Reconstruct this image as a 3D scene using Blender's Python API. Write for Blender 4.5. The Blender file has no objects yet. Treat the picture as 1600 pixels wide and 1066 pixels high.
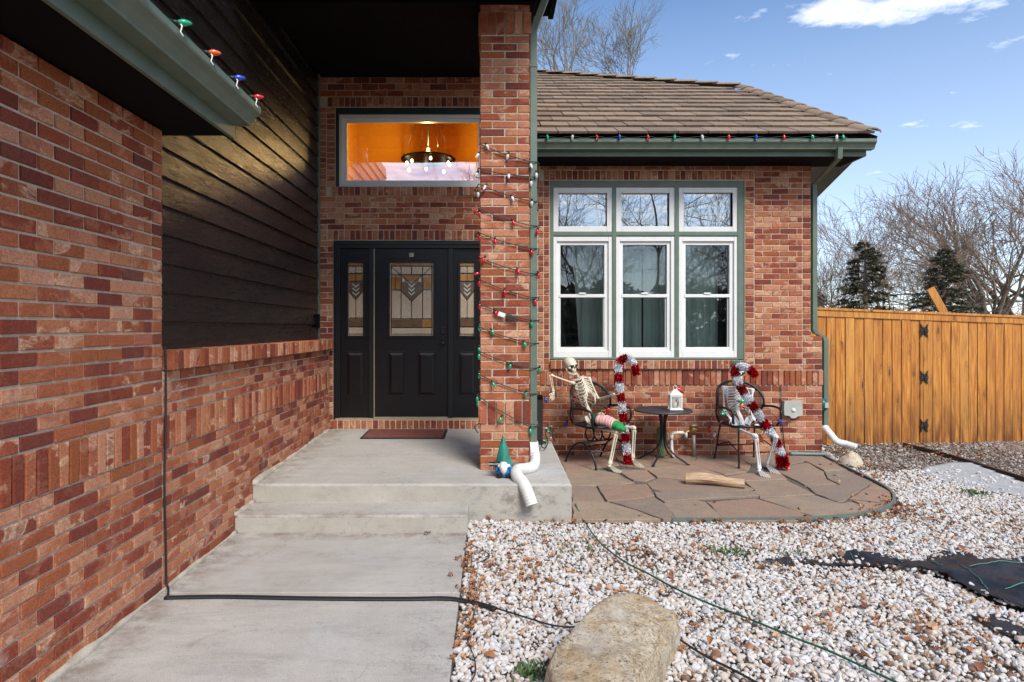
import bpy, bmesh, math, random
import numpy as np
from mathutils import Vector, Matrix, noise as mnoise

random.seed(7); rng = np.random.RandomState(7)
S = bpy.context.scene
C = S.collection
PI = math.pi

# ------------------------------------------------------------------ camera
F, VX, VY, H = 986.0, 765.0, 513.0, 1.515      # focal length in photo pixels, vanishing point, eye height
cam_d = bpy.data.cameras.new('camera'); cam = bpy.data.objects.new('camera', cam_d); C.objects.link(cam)
cam.location = (0, 0, H); cam.rotation_euler = (PI/2, 0, 0)
cam_d.sensor_width = 36; cam_d.lens = F/1600*36
cam_d.shift_x = (800-VX)/1600; cam_d.shift_y = (VY-533)/1600
cam_d.clip_start = 0.05; cam_d.clip_end = 2000
S.camera = cam

# ------------------------------------------------------------------ light
SUN_EL, SUN_AZ = math.radians(46), math.radians(155)   # azimuth: direction the light comes from, clockwise from +Y
w = bpy.data.worlds.new('World'); S.world = w; w.use_nodes = True
nt = w.node_tree; nt.nodes.clear()
def wn(t, **k):
    n = nt.nodes.new(t)
    for a, b in k.items(): setattr(n, a, b)
    return n
out = wn('ShaderNodeOutputWorld'); bg = wn('ShaderNodeBackground')
sky = wn('ShaderNodeTexSky', sky_type='NISHITA'); sky.sun_disc = False
sky.sun_elevation = SUN_EL; sky.sun_rotation = SUN_AZ
sky.altitude = 1600; sky.air_density = 1.0; sky.dust_density = 0.6; sky.ozone_density = 1.2
tc = wn('ShaderNodeTexCoord'); sep = wn('ShaderNodeSeparateXYZ')
nt.links.new(tc.outputs['Generated'], sep.inputs[0])
# flat cloud layer: project the view direction onto a plane overhead
zc = wn('ShaderNodeMath', operation='MAXIMUM'); zc.inputs[1].default_value = 0.03
nt.links.new(sep.outputs[2], zc.inputs[0])
dx = wn('ShaderNodeMath', operation='DIVIDE'); dy = wn('ShaderNodeMath', operation='DIVIDE')
nt.links.new(sep.outputs[0], dx.inputs[0]); nt.links.new(zc.outputs[0], dx.inputs[1])
nt.links.new(sep.outputs[1], dy.inputs[0]); nt.links.new(zc.outputs[0], dy.inputs[1])
cmb = wn('ShaderNodeCombineXYZ'); nt.links.new(dx.outputs[0], cmb.inputs[0]); nt.links.new(dy.outputs[0], cmb.inputs[1])
mp = wn('ShaderNodeMapping'); mp.inputs['Location'].default_value = (0.0, 0.0, 0); mp.inputs['Scale'].default_value = (1, 1, 1)
nt.links.new(cmb.outputs[0], mp.inputs[0])
cn = wn('ShaderNodeTexNoise'); cn.inputs['Scale'].default_value = 3.1; cn.inputs['Detail'].default_value = 9; cn.inputs['Roughness'].default_value = 0.64
nt.links.new(mp.outputs[0], cn.inputs['Vector'])
cr = wn('ShaderNodeValToRGB'); cr.color_ramp.elements[0].position = 0.53; cr.color_ramp.elements[1].position = 0.80
# one cloud bank high to the right, broken cloud behind the camera, clear elsewhere
vd = wn('ShaderNodeVectorMath', operation='SUBTRACT'); vd.inputs[1].default_value = (1.27, 1.97, 0); nt.links.new(cmb.outputs[0], vd.inputs[0])
vs2 = wn('ShaderNodeVectorMath', operation='MULTIPLY'); vs2.inputs[1].default_value = (2.0, 3.2, 0); nt.links.new(vd.outputs[0], vs2.inputs[0])
vl = wn('ShaderNodeVectorMath', operation='LENGTH'); nt.links.new(vs2.outputs[0], vl.inputs[0])
bl_ = wn('ShaderNodeMapRange', interpolation_type='SMOOTHSTEP'); bl_.inputs['From Min'].default_value = .95; bl_.inputs['From Max'].default_value = .2; bl_.inputs['To Min'].default_value = -.09; bl_.inputs['To Max'].default_value = .17
nt.links.new(vl.outputs['Value'], bl_.inputs['Value'])
bk_ = wn('ShaderNodeMapRange'); bk_.inputs['From Min'].default_value = .3; bk_.inputs['From Max'].default_value = -.5; bk_.inputs['To Min'].default_value = 0; bk_.inputs['To Max'].default_value = .23
nt.links.new(sep.outputs[1], bk_.inputs['Value'])
a1 = wn('ShaderNodeMath', operation='ADD'); nt.links.new(cn.outputs['Fac'], a1.inputs[0]); nt.links.new(bl_.outputs[0], a1.inputs[1])
a2 = wn('ShaderNodeMath', operation='ADD'); nt.links.new(a1.outputs[0], a2.inputs[0]); nt.links.new(bk_.outputs[0], a2.inputs[1])
nt.links.new(a2.outputs[0], cr.inputs[0])
hz = wn('ShaderNodeMapRange'); hz.inputs['From Min'].default_value = 0.0; hz.inputs['From Max'].default_value = 0.25
nt.links.new(sep.outputs[2], hz.inputs['Value'])
mul = wn('ShaderNodeMath', operation='MULTIPLY'); nt.links.new(cr.outputs[0], mul.inputs[0]); nt.links.new(hz.outputs[0], mul.inputs[1])
sat = wn('ShaderNodeHueSaturation'); sat.inputs['Saturation'].default_value = 1.22; sat.inputs['Value'].default_value = 1.22
nt.links.new(sky.outputs[0], sat.inputs['Color'])
tint = wn('ShaderNodeMixRGB', blend_type='MIX'); tint.inputs['Color2'].default_value = (6.4, 7.0, 8.2, 1)
tf = wn('ShaderNodeMapRange'); tf.inputs['From Min'].default_value = 0; tf.inputs['From Max'].default_value = .45; tf.inputs['To Min'].default_value = .62; tf.inputs['To Max'].default_value = .08
nt.links.new(sep.outputs[2], tf.inputs['Value']); nt.links.new(tf.outputs[0], tint.inputs['Fac'])
nt.links.new(sat.outputs[0], tint.inputs['Color1'])
mx = wn('ShaderNodeMixRGB'); mx.inputs['Color2'].default_value = (10.5, 10.6, 11, 1)
nt.links.new(mul.outputs[0], mx.inputs['Fac']); nt.links.new(tint.outputs[0], mx.inputs['Color1'])
nt.links.new(mx.outputs[0], bg.inputs['Color']); bg.inputs['Strength'].default_value = 0.085
nt.links.new(bg.outputs[0], out.inputs[0])

sd = bpy.data.lights.new('sun', 'SUN'); sd.energy = 2.0; sd.angle = math.radians(22); sd.color = (1, 0.95, 0.88)
sun = bpy.data.objects.new('sun', sd); C.objects.link(sun)
dirv = Vector((math.sin(SUN_AZ)*math.cos(SUN_EL), math.cos(SUN_AZ)*math.cos(SUN_EL), math.sin(SUN_EL)))
sun.rotation_euler = dirv.to_track_quat('Z', 'Y').to_euler(); sun.location = (0, -5, 12)
S.view_settings.view_transform = 'Standard'; S.view_settings.look = 'None'
S.view_settings.exposure = 1.0; S.view_settings.gamma = 1.0; S.view_settings.use_curve_mapping = False
S.render.engine = 'CYCLES'
S.cycles.use_denoising = True
S.cycles.max_bounces = 8; S.cycles.diffuse_bounces = 4; S.cycles.glossy_bounces = 4; S.cycles.transparent_max_bounces = 12
S.cycles.caustics_reflective = False; S.cycles.caustics_refractive = False

# ------------------------------------------------------------------ helpers
def P(px, py, Y):  return Vector(((px-VX)/F*Y, Y, H-(py-VY)/F*Y))
def G(px, py, z=0.0):
    Y = F*(H-z)/(py-VY); return Vector(((px-VX)/F*Y, Y, z))
def lin(c):
    return tuple(((x/255)/12.92 if x/255 <= .04045 else ((x/255+.055)/1.055)**2.4) for x in c)

class MB:
    def __init__(s): s.v = []; s.f = []; s.sm = []; s.r = []
    def add(s, vs, fs, smooth=False, r=0.0):
        o = len(s.v); s.v.extend([tuple(v) for v in vs])
        for f in fs: s.f.append(tuple(i+o for i in f)); s.sm.append(smooth); s.r.append(r)
        return s
    def box(s, x0, x1, y0, y1, z0, z1, r=0.0):
        v = [(x, y, z) for z in (z0, z1) for y in (y0, y1) for x in (x0, x1)]
        return s.add(v, [(0,2,3,1), (4,5,7,6), (0,1,5,4), (2,6,7,3), (0,4,6,2), (1,3,7,5)], False, r)
    def bbox(s, x0, x1, y0, y1, z0, z1, b=.004):
        """box with bevelled edges"""
        bm = bmesh.new(); bmesh.ops.create_cube(bm, size=1)
        for v in bm.verts: v.co = Vector(((x0+x1)/2+v.co.x*(x1-x0), (y0+y1)/2+v.co.y*(y1-y0), (z0+z1)/2+v.co.z*(z1-z0)))
        bmesh.ops.bevel(bm, geom=bm.edges[:], offset=b, segments=2, profile=.5, affect='EDGES')
        bm.verts.index_update()
        s.add([v.co.copy() for v in bm.verts], [tuple(v.index for v in f.verts) for f in bm.faces]); bm.free(); return s
    def obox(s, c, ax, ay, az, hx, hy, hz):
        c = Vector(c); ax, ay, az = [Vector(a).normalized() for a in (ax, ay, az)]
        v = [c+ax*hx*i+ay*hy*j+az*hz*k for k in (-1, 1) for j in (-1, 1) for i in (-1, 1)]
        return s.add(v, [(0,2,3,1), (4,5,7,6), (0,1,5,4), (2,6,7,3), (0,4,6,2), (1,3,7,5)])
    def prism(s, poly, z0, z1, smooth=False):
        n = len(poly)
        v = [(p[0], p[1], z0) for p in poly]+[(p[0], p[1], z1) for p in poly]
        f = [tuple(range(n, 2*n)), tuple(reversed(range(n)))]+[(i, (i+1) % n, n+(i+1) % n, n+i) for i in range(n)]
        return s.add(v, f)
    def tube(s, pts, rad, n=8, cap=True, smooth=True, flat=1.0, up=None, rot=0.0):
        pts = [Vector(p) for p in pts]
        if not hasattr(rad, '__len__'): rad = [rad]*len(pts)
        m = len(pts); vs = []; prev = None
        for i, p in enumerate(pts):
            t = (pts[min(i+1, m-1)]-pts[max(i-1, 0)])
            if t.length < 1e-9: t = Vector((0, 0, 1))
            t.normalize()
            if prev is None:
                a = Vector(up) if up is not None else (Vector((0, 0, 1)) if abs(t.z) < .9 else Vector((1, 0, 0)))
                a = (a-t*a.dot(t)).normalized()
            else:
                a = prev-t*prev.dot(t)
                a = a.normalized() if a.length > 1e-6 else t.orthogonal().normalized()
            prev = a; b = t.cross(a)
            for k in range(n):
                an = 2*PI*(k+rot)/n
                vs.append(p+a*math.cos(an)*rad[i]*flat+b*math.sin(an)*rad[i])
        fs = [(i*n+k, i*n+(k+1) % n, (i+1)*n+(k+1) % n, (i+1)*n+k) for i in range(m-1) for k in range(n)]
        if cap: fs += [tuple(reversed(range(n))), tuple((m-1)*n+k for k in range(n))]
        return s.add(vs, fs, smooth)
    def lathe(s, prof, c=(0, 0, 0), n=16, smooth=True):
        c = Vector(c); m = len(prof); vs = []
        for r, z in prof:
            for k in range(n):
                a = 2*PI*k/n; vs.append(c+Vector((r*math.cos(a), r*math.sin(a), z)))
        fs = [(i*n+k, i*n+(k+1) % n, (i+1)*n+(k+1) % n, (i+1)*n+k) for i in range(m-1) for k in range(n)]
        fs += [tuple(reversed(range(n))), tuple((m-1)*n+k for k in range(n))]
        return s.add(vs, fs, smooth)
    def ell(s, c, r, M=None, n=12, m=8):
        c = Vector(c); vs = []; fs = []
        for i in range(m+1):
            th = PI*i/m
            for k in range(n):
                a = 2*PI*k/n
                v = Vector((r[0]*math.sin(th)*math.cos(a), r[1]*math.sin(th)*math.sin(a), r[2]*math.cos(th)))
                if M is not None: v = M @ v
                vs.append(c+v)
        for i in range(m):
            for k in range(n): fs.append((i*n+k, (i+1)*n+k, (i+1)*n+(k+1) % n, i*n+(k+1) % n))
        return s.add(vs, fs, True)
    def mesh(s, name, mat):
        me = bpy.data.meshes.new(name); me.from_pydata(s.v, [], s.f)
        me.polygons.foreach_set('use_smooth', s.sm)
        if any(s.r):
            at = me.attributes.new('rnd', 'FLOAT', 'FACE'); at.data.foreach_set('value', s.r)
        if mat: me.materials.append(mat)
        me.update(); return me
    def build(s, name, mat, parent=None, loc=None, rz=0):
        o = bpy.data.objects.new(name, s.mesh(name, mat)); C.objects.link(o)
        if parent: o.parent = parent
        if loc is not None: o.location = loc
        if rz: o.rotation_euler = (0, 0, rz)
        return o

def tag(o, label=None, cat=None, group=None, kind=None):
    if label: o['label'] = label
    if cat: o['category'] = cat
    if group: o['group'] = group
    if kind: o['kind'] = kind
    return o
def thing(name, label, cat, loc=(0, 0, 0), rz=0, group=None, kind=None):
    o = bpy.data.objects.new(name, None); C.objects.link(o); o.location = loc; o.rotation_euler = (0, 0, rz)
    o.empty_display_size = .1
    return tag(o, label, cat, group, kind)
def inst(name, me, parent=None, loc=(0, 0, 0), rot=(0, 0, 0), scale=(1, 1, 1)):
    o = bpy.data.objects.new(name, me); C.objects.link(o); o.parent = parent; o.location = loc; o.rotation_euler = rot; o.scale = scale
    return o
def rebase(root, kids):
    """root empty moved to its base while its parts stay where they are"""
    for k in kids: k.location = Vector(k.location)-root.location

def smooth_path(pts, n=6):
    pts = [Vector(p) for p in pts]; out = []
    for i in range(len(pts)-1):
        p0, p1, p2, p3 = pts[max(i-1, 0)], pts[i], pts[i+1], pts[min(i+2, len(pts)-1)]
        for k in range(n):
            t = k/n
            out.append(.5*((2*p1)+(-p0+p2)*t+(2*p0-5*p1+4*p2-p3)*t*t+(-p0+3*p1-3*p2+p3)*t**3))
    out.append(pts[-1]); return out

# ------------------------------------------------------------------ materials
class M:
    def __init__(s, name):
        s.m = bpy.data.materials.new(name); s.m.use_nodes = True; s.t = s.m.node_tree
        s.b = s.t.nodes['Principled BSDF']; s.o = s.t.nodes['Material Output']
    def n(s, t, inp=None, **k):
        nd = s.t.nodes.new(t)
        for a, b in k.items(): setattr(nd, a, b)
        for a, b in (inp or {}).items(): s.set(nd, a, b)
        return nd
    def set(s, nd, a, b):
        sock = nd.inputs[a]
        if isinstance(b, bpy.types.NodeSocket): s.t.links.new(b, sock)
        elif isinstance(b, (tuple, list)) and len(b) == 3 and sock.type == 'RGBA': sock.default_value = (*b, 1)
        else: sock.default_value = b
    def P(s, **k):
        for a, b in k.items(): s.set(s.b, a.replace('_', ' '), b)
        return s
    def math(s, op, a, b=0.0, clamp=False):
        nd = s.n('ShaderNodeMath', {0: a, 1: b}, operation=op); nd.use_clamp = clamp; return nd.outputs[0]
    def obj(s): return s.n('ShaderNodeTexCoord').outputs['Object']
    def pos(s): return s.n('ShaderNodeNewGeometry').outputs['Position']
    def map(s, v, scale=(1, 1, 1), loc=(0, 0, 0), rot=(0, 0, 0)):
        return s.n('ShaderNodeMapping', {'Vector': v, 'Scale': scale, 'Location': loc, 'Rotation': rot}).outputs[0]
    def noise(s, v, scale=5, detail=4, rough=.5, dist=0.0, col=False):
        nd = s.n('ShaderNodeTexNoise', {'Vector': v, 'Scale': scale, 'Detail': detail, 'Roughness': rough, 'Distortion': dist})
        return nd.outputs['Color' if col else 'Fac']
    def ramp(s, f, st, interp='LINEAR'):
        nd = s.n('ShaderNodeValToRGB', {0: f}); cr = nd.color_ramp; cr.interpolation = interp
        while len(cr.elements) < len(st): cr.elements.new(.5)
        for e, (p, c) in zip(cr.elements, st):
            e.position = p; e.color = (*c, 1) if hasattr(c, '__len__') else (c, c, c, 1)
        return nd.outputs[0]
    def mix(s, f, a, b, mode='MIX'):
        nd = s.n('ShaderNodeMixRGB', {'Fac': f, 'Color1': a, 'Color2': b}, blend_type=mode); return nd.outputs[0]
    def bump(s, h, strength=.4, dist=.01, nrm=None):
        i = {'Height': h, 'Strength': strength, 'Distance': dist}
        if nrm is not None: i['Normal'] = nrm
        s.set(s.b, 'Normal', s.n('ShaderNodeBump', i).outputs[0]); return s
    def rnd(s):
        a = s.n('ShaderNodeObjectInfo').outputs['Random']; b = s.n('ShaderNodeAttribute', attribute_name='rnd').outputs['Fac']
        return s.math('FRACT', s.math('ADD', a, b))
    def off(s, v, r, k=37.0):
        c = s.n('ShaderNodeCombineXYZ', {0: s.math('MULTIPLY', r, k), 1: s.math('MULTIPLY', r, k*1.7), 2: s.math('MULTIPLY', r, k*.6)})
        return s.n('ShaderNodeVectorMath', {0: v, 1: c.outputs[0]}, operation='ADD').outputs[0]

def plain(name, c, rough=.6, metal=0.0, var=.12, bump=0.0, bs=60, spec=.5, **k):
    m = M(name); v = m.obj(); n = m.noise(v, 9, 5, .6)
    lo = tuple(x*(1-var) for x in c); hi = tuple(min(1, x*(1+var)) for x in c)
    m.P(Base_Color=m.ramp(n, [(.3, lo), (.7, hi)]), Roughness=rough, Metallic=metal); m.b.inputs['Specular IOR Level'].default_value = spec
    if bump: m.bump(m.noise(v, bs, 4, .6), bump, .004)
    if k: m.P(**k)
    return m.m

def mk_brick():
    m = M('brick'); r = m.rnd(); v = m.off(m.obj(), r)
    R1 = [(0, (.160, .036, .023)), (.08, (.21, .045, .026)), (.20, (.27, .060, .029)), (.32, (.31, .096, .036)), (.44, (.36, .104, .047)),
          (.54, (.405, .142, .065)), (.66, (.45, .188, .100)), (.78, (.50, .240, .145)), (.86, (.335, .084, .040)), (.94, (.23, .054, .031)), (1, (.145, .040, .030))]
    base = m.ramp(r, R1)
    r2 = m.math('FRACT', m.math('MULTIPLY', r, 7.31)); r3 = m.math('FRACT', m.math('MULTIPLY', r, 3.17))
    blot = m.ramp(m.noise(v, 6.5, 4, .6, .8), [(.47, 0.0), (.60, .6)])
    c = m.mix(m.math('MULTIPLY', blot, m.math('POWER', r2, 1.2)), base, m.ramp(r3, [(0, (.27, .06, .035)), (.35, (.42, .15, .065)), (.7, (.56, .29, .18)), (1, (.15, .042, .03))]))
    swirl = m.noise(m.map(v, (1, 1, 1.6), rot=(0, .5, 0)), 5, 4, .6, .5)
    pale = m.ramp(swirl, [(.54, 0.0), (.60, .75), (.64, .25), (.72, .55)])
    c = m.mix(m.math('MULTIPLY', pale, m.math('POWER', r3, 1.4)), c, (.72, .48, .31))
    c = m.mix(m.ramp(m.noise(v, 16, 4, .65, .5), [(.57, 0.0), (.74, .6)]), c, (.16, .05, .04))
    sp = m.ramp(m.noise(v, 110, 3, .7), [(.3, .62), (.5, 1.0), (.7, 1.3)])
    c = m.mix(1.0, c, sp, 'MULTIPLY')
    wv = m.pos(); bl = m.ramp(m.noise(wv, 3.1, 6, .75), [(.57, 0.0), (.72, .6)])
    sz = m.n('ShaderNodeSeparateXYZ', {0: wv}).outputs[2]
    low = m.n('ShaderNodeMapRange', {'Value': sz, 'From Min': 0.75, 'From Max': 0.0}).outputs[0]
    c = m.mix(m.math('MULTIPLY', bl, low), c, (.60, .48, .42))
    m.P(Base_Color=c, Roughness=.86); m.b.inputs['Specular IOR Level'].default_value = .25
    h = m.math('ADD', m.noise(v, 30, 5, .7), m.math('MULTIPLY', m.noise(v, 140, 3, .6), .5))
    m.bump(h, .7, .005); return m.m
def mk_mortar():
    m = M('mortar'); v = m.pos()
    m.P(Base_Color=m.ramp(m.noise(v, 30, 5, .7), [(.3, (.44, .37, .27)), (.7, (.66, .57, .45))]), Roughness=.95)
    m.bump(m.noise(v, 220, 3, .7), .5, .003); return m.m
def mk_concrete(name, a, b, stain=.5, warm=(.20, .155, .115)):
    m = M(name); v = m.pos()
    n1 = m.noise(v, 1.1, 7, .66, .4); n2 = m.noise(m.map(v, (.8, 4, 1)), 2.6, 6, .68, .5)
    c = m.ramp(n1, [(.32, a), (.68, b)])
    c = m.mix(m.ramp(n2, [(.47, 0.0), (.72, stain)]), c, tuple(x*.68 for x in a))
    c = m.mix(m.ramp(m.noise(m.map(v, (1, 1, 1), (3, 8, 1)), 1.9, 6, .7, .6), [(.55, 0.0), (.72, .45)]), c, (.52, .53, .55))
    c = m.mix(m.ramp(m.noise(v, 4.2, 7, .76, .8), [(.57, 0.0), (.74, stain)]), c, warm)
    c = m.mix(m.ramp(m.noise(v, 26, 5, .7), [(.58, 0.0), (.70, .35)]), c, (.19, .17, .15))
    c = m.mix(1, c, m.ramp(m.noise(v, 240, 2, .6), [(.3, .74), (.7, 1.16)]), 'MULTIPLY')
    cr = m.n('ShaderNodeTexVoronoi', {'Vector': m.n('ShaderNodeVectorMath', {0: v, 1: m.noise(v, 3, 5, .7, col=True)}, operation='ADD').outputs[0], 'Scale': .55}, feature='DISTANCE_TO_EDGE').outputs['Distance']
    c = m.mix(m.ramp(cr, [(.0, .5), (.0016, .0)]), c, (.10, .09, .08))
    spots = m.ramp(m.n('ShaderNodeTexVoronoi', {'Vector': v, 'Scale': 9.0, 'Randomness': 1.0}).outputs['Distance'], [(.025, .7), (.05, 0.0)])
    c = m.mix(m.math('MULTIPLY', spots, m.ramp(n1, [(.5, 0.0), (.52, .8)])), c, (.09, .08, .07))
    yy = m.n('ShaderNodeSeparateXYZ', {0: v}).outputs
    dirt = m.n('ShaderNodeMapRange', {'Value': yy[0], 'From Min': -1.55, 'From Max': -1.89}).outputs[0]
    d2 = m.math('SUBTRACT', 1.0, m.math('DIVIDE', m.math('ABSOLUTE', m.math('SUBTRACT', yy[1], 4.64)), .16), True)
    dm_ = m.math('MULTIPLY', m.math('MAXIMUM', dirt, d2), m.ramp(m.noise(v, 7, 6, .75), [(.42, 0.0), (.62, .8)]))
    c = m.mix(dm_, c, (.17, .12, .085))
    m.P(Base_Color=c, Roughness=.9); m.b.inputs['Specular IOR Level'].default_value = .3
    m.bump(m.math('ADD', m.noise(m.map(v, (12, 260, 30)), 1, 3, .5), m.noise(v, 200, 4, .7)), .35, .004); return m.m
def mk_riser():
    m = M('concrete_face'); v = m.pos(); x = m.n('ShaderNodeSeparateXYZ', {0: v}).outputs[0]
    c = m.ramp(m.noise(v, 1.6, 6, .6), [(.3, (.38, .36, .315)), (.7, (.50, .475, .42))])
    rt = m.n('ShaderNodeMapRange', {'Value': x, 'From Min': -.5, 'From Max': .15, 'To Min': .25, 'To Max': 1.0}).outputs[0]
    c = m.mix(m.math('MULTIPLY', rt, m.ramp(m.noise(m.map(v, (1, 1, 1.4)), 9, 7, .75), [(.50, 0.0), (.66, .8)])), c, (.17, .16, .145))
    c = m.mix(m.ramp(m.noise(v, 2.7, 4, .6), [(.5, 0.0), (.75, .4)]), c, (.36, .30, .22))
    c = m.mix(m.ramp(m.noise(v, 30, 5, .7), [(.58, 0.0), (.7, .4)]), c, (.20, .18, .16))
    c = m.mix(1, c, m.ramp(m.noise(v, 200, 2, .6), [(.3, .8), (.7, 1.12)]), 'MULTIPLY')
    m.P(Base_Color=c, Roughness=.92); m.bump(m.noise(v, 90, 5, .75), .5, .005); return m.m
def mk_siding():
    m = M('siding'); r = m.rnd(); v = m.off(m.obj(), r, 11)
    g = m.noise(m.map(v, (3, 1.0, 11)), 4.5, 6, .66, 2.2)
    c = m.ramp(g, [(.36, (.0055, .0052, .006)), (.52, (.010, .0088, .0088)), (.60, (.034, .024, .018)), (.66, (.009, .008, .008)), (.74, (.05, .034, .024))])
    m.P(Base_Color=c, Roughness=m.ramp(g, [(.3, .30), (.7, .17)])); m.b.inputs['Specular IOR Level'].default_value = .62
    m.bump(m.math('ADD', g, m.math('MULTIPLY', m.noise(m.map(v, (10, 2, 30)), 3, 4, .6, 2.5), .4)), .55, .006); return m.m
def mk_cedar():
    m = M('cedar'); r = m.rnd(); v = m.off(m.obj(), r, 19)
    g = m.noise(m.map(v, (15, 15, .8)), 2, 7, .74, 1.2)
    c = m.ramp(g, [(.27, (.11, .030, .005)), (.39, (.31, .098, .012)), (.52, (.53, .205, .028)), (.70, (.74, .37, .075))])
    c = m.mix(m.ramp(r, [(0, .35), (.5, 0.0), (1, .3)]), c, m.ramp(r, [(0, (.62, .34, .09)), (1, (.32, .11, .02))]))
    kn = m.n('ShaderNodeTexVoronoi', {'Vector': m.map(v, (7.2, 7.2, 2.0)), 'Scale': 1.0, 'Randomness': 1.0}).outputs['Distance']
    km = m.ramp(m.noise(v, 2.3, 2, .5), [(.43, 0.0), (.47, 1.0)])
    c = m.mix(m.math('MULTIPLY', km, m.ramp(kn, [(.05, .95), (.10, .8), (.13, .1), (.17, .55), (.20, .1), (.27, .3), (.32, 0.0)])), c, (.12, .032, .006))
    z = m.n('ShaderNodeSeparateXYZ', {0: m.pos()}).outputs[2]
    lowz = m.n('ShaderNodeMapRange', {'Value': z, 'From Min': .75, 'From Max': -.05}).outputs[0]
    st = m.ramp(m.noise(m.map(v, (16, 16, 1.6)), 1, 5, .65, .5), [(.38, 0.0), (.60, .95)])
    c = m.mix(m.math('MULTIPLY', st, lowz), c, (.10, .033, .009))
    st2 = m.ramp(m.noise(m.map(v, (9, 9, 1.3), (4, 2, 1)), 1, 4, .6, .8), [(.60, 0.0), (.76, .6)])
    c = m.mix(st2, c, (.19, .065, .014))
    m.P(Base_Color=c, Roughness=.52); m.bump(g, .35, .003); return m.m
def mk_rooftile():
    m = M('roof_tile'); r = m.rnd(); v = m.off(m.obj(), r, 23)
    c = m.ramp(r, [(0, (.15, .10, .068)), (.4, (.22, .15, .102)), (.75, (.27, .19, .13)), (1, (.18, .13, .09))])
    c = m.mix(m.ramp(m.noise(m.map(v, (3, 12, 3)), 2, 5, .7), [(.4, 0.0), (.75, .6)]), c, (.34, .28, .21))
    c = m.mix(1, c, m.ramp(m.noise(v, 60, 3, .7), [(.3, .7), (.7, 1.15)]), 'MULTIPLY')
    m.P(Base_Color=c, Roughness=.92); m.bump(m.noise(v, 90, 4, .7), .5, .004); return m.m
def mk_flag():
    m = M('flagstone'); r = m.rnd(); v = m.pos()
    c = m.ramp(r, [(0, (.30, .19, .13)), (.3, (.35, .225, .155)), (.55, (.27, .185, .13)), (.8, (.35, .26, .175)), (1, (.22, .165, .13))])
    c = m.mix(m.ramp(m.noise(v, 3.5, 6, .68, 1), [(.42, 0.0), (.72, .7)]), c, (.19, .155, .135))
    c = m.mix(m.ramp(m.noise(v, 1.9, 5, .6), [(.58, 0.0), (.75, .5)]), c, (.38, .32, .22))
    c = m.mix(1, c, m.ramp(m.noise(v, 70, 4, .7), [(.3, .72), (.7, 1.18)]), 'MULTIPLY')
    m.P(Base_Color=c, Roughness=.85); m.bump(m.noise(v, 24, 6, .7), .55, .006); return m.m
def mk_pebble(name, stops):
    m = M(name); r = m.n('ShaderNodeAttribute', attribute_name='rnd').outputs['Fac']; v = m.pos()
    c = m.ramp(r, stops)
    c = m.mix(m.ramp(m.noise(v, 38, 4, .7), [(.45, 0.0), (.75, .5)]), c, m.mix(.5, c, (.42, .30, .20)))
    m.P(Base_Color=c, Roughness=.75); m.b.inputs['Specular IOR Level'].default_value = .35
    m.bump(m.noise(v, 160, 3, .7), .3, .002); return m.m
def mk_boulder():
    m = M('boulder_rock'); v = m.pos()
    c = m.ramp(m.noise(v, 14, 8, .82, .2), [(.32, (.16, .115, .07)), (.42, (.46, .34, .20)), (.54, (.66, .53, .36)), (.66, (.80, .72, .58))])
    c = m.mix(m.ramp(m.noise(v, 75, 5, .8), [(.53, 0.0), (.60, .9)]), c, (.10, .095, .085))
    c = m.mix(m.ramp(m.noise(v, 60, 5, .8, .3), [(.55, 0.0), (.64, .7)]), c, (.75, .71, .62))
    c = m.mix(m.ramp(m.noise(v, 3.1, 5, .6), [(.52, 0.0), (.62, .6)]), c, (.66, .62, .54))
    c = m.mix(m.ramp(m.noise(v, 4.3, 5, .6), [(.56, 0.0), (.68, .6)]), c, (.50, .28, .10))
    m.P(Base_Color=c, Roughness=.9); m.bump(m.noise(v, 45, 8, .85), 1.0, .014); return m.m
def mk_soil():
    m = M('soil'); v = m.pos()
    m.P(Base_Color=m.ramp(m.noise(v, 22, 6, .75), [(.35, (.12, .085, .06)), (.55, (.24, .18, .13)), (.75, (.38, .32, .26))]), Roughness=.95)
    m.bump(m.noise(v, 60, 5, .7), .8, .01); return m.m
def mk_glass(name='window_glass', f0=.30):
    m = M(name); t = m.n('ShaderNodeBsdfTransparent', {'Color': (.86, .9, .88)}); g = m.n('ShaderNodeBsdfGlossy', {'Color': (1, 1, 1), 'Roughness': 0.0})
    wob = m.n('ShaderNodeBump', {'Height': m.noise(m.pos(), 1.6, 2, .4), 'Strength': .05, 'Distance': .02}).outputs[0]
    m.set(g, 'Normal', wob)
    fr = m.n('ShaderNodeFresnel', {'IOR': 1.5}).outputs[0]
    fac = m.math('ADD', m.math('MULTIPLY', fr, 1.2), f0, True)
    mx = m.n('ShaderNodeMixShader', {0: fac, 1: t.outputs[0], 2: g.outputs[0]})
    m.t.links.new(mx.outputs[0], m.o.inputs[0]); return m.m
def mk_emit(name, c, st):
    m = M(name); m.P(Base_Color=c); m.set(m.b, 'Emission Color', c); m.b.inputs['Emission Strength'].default_value = st; return m.m
def mk_bulb(name, c):
    m = M(name); m.P(Base_Color=c, Roughness=.12); m.b.inputs['Transmission Weight'].default_value = .25; m.b.inputs['Coat Weight'].default_value = .6
    m.set(m.b, 'Subsurface Weight', .0); return m.m

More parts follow.
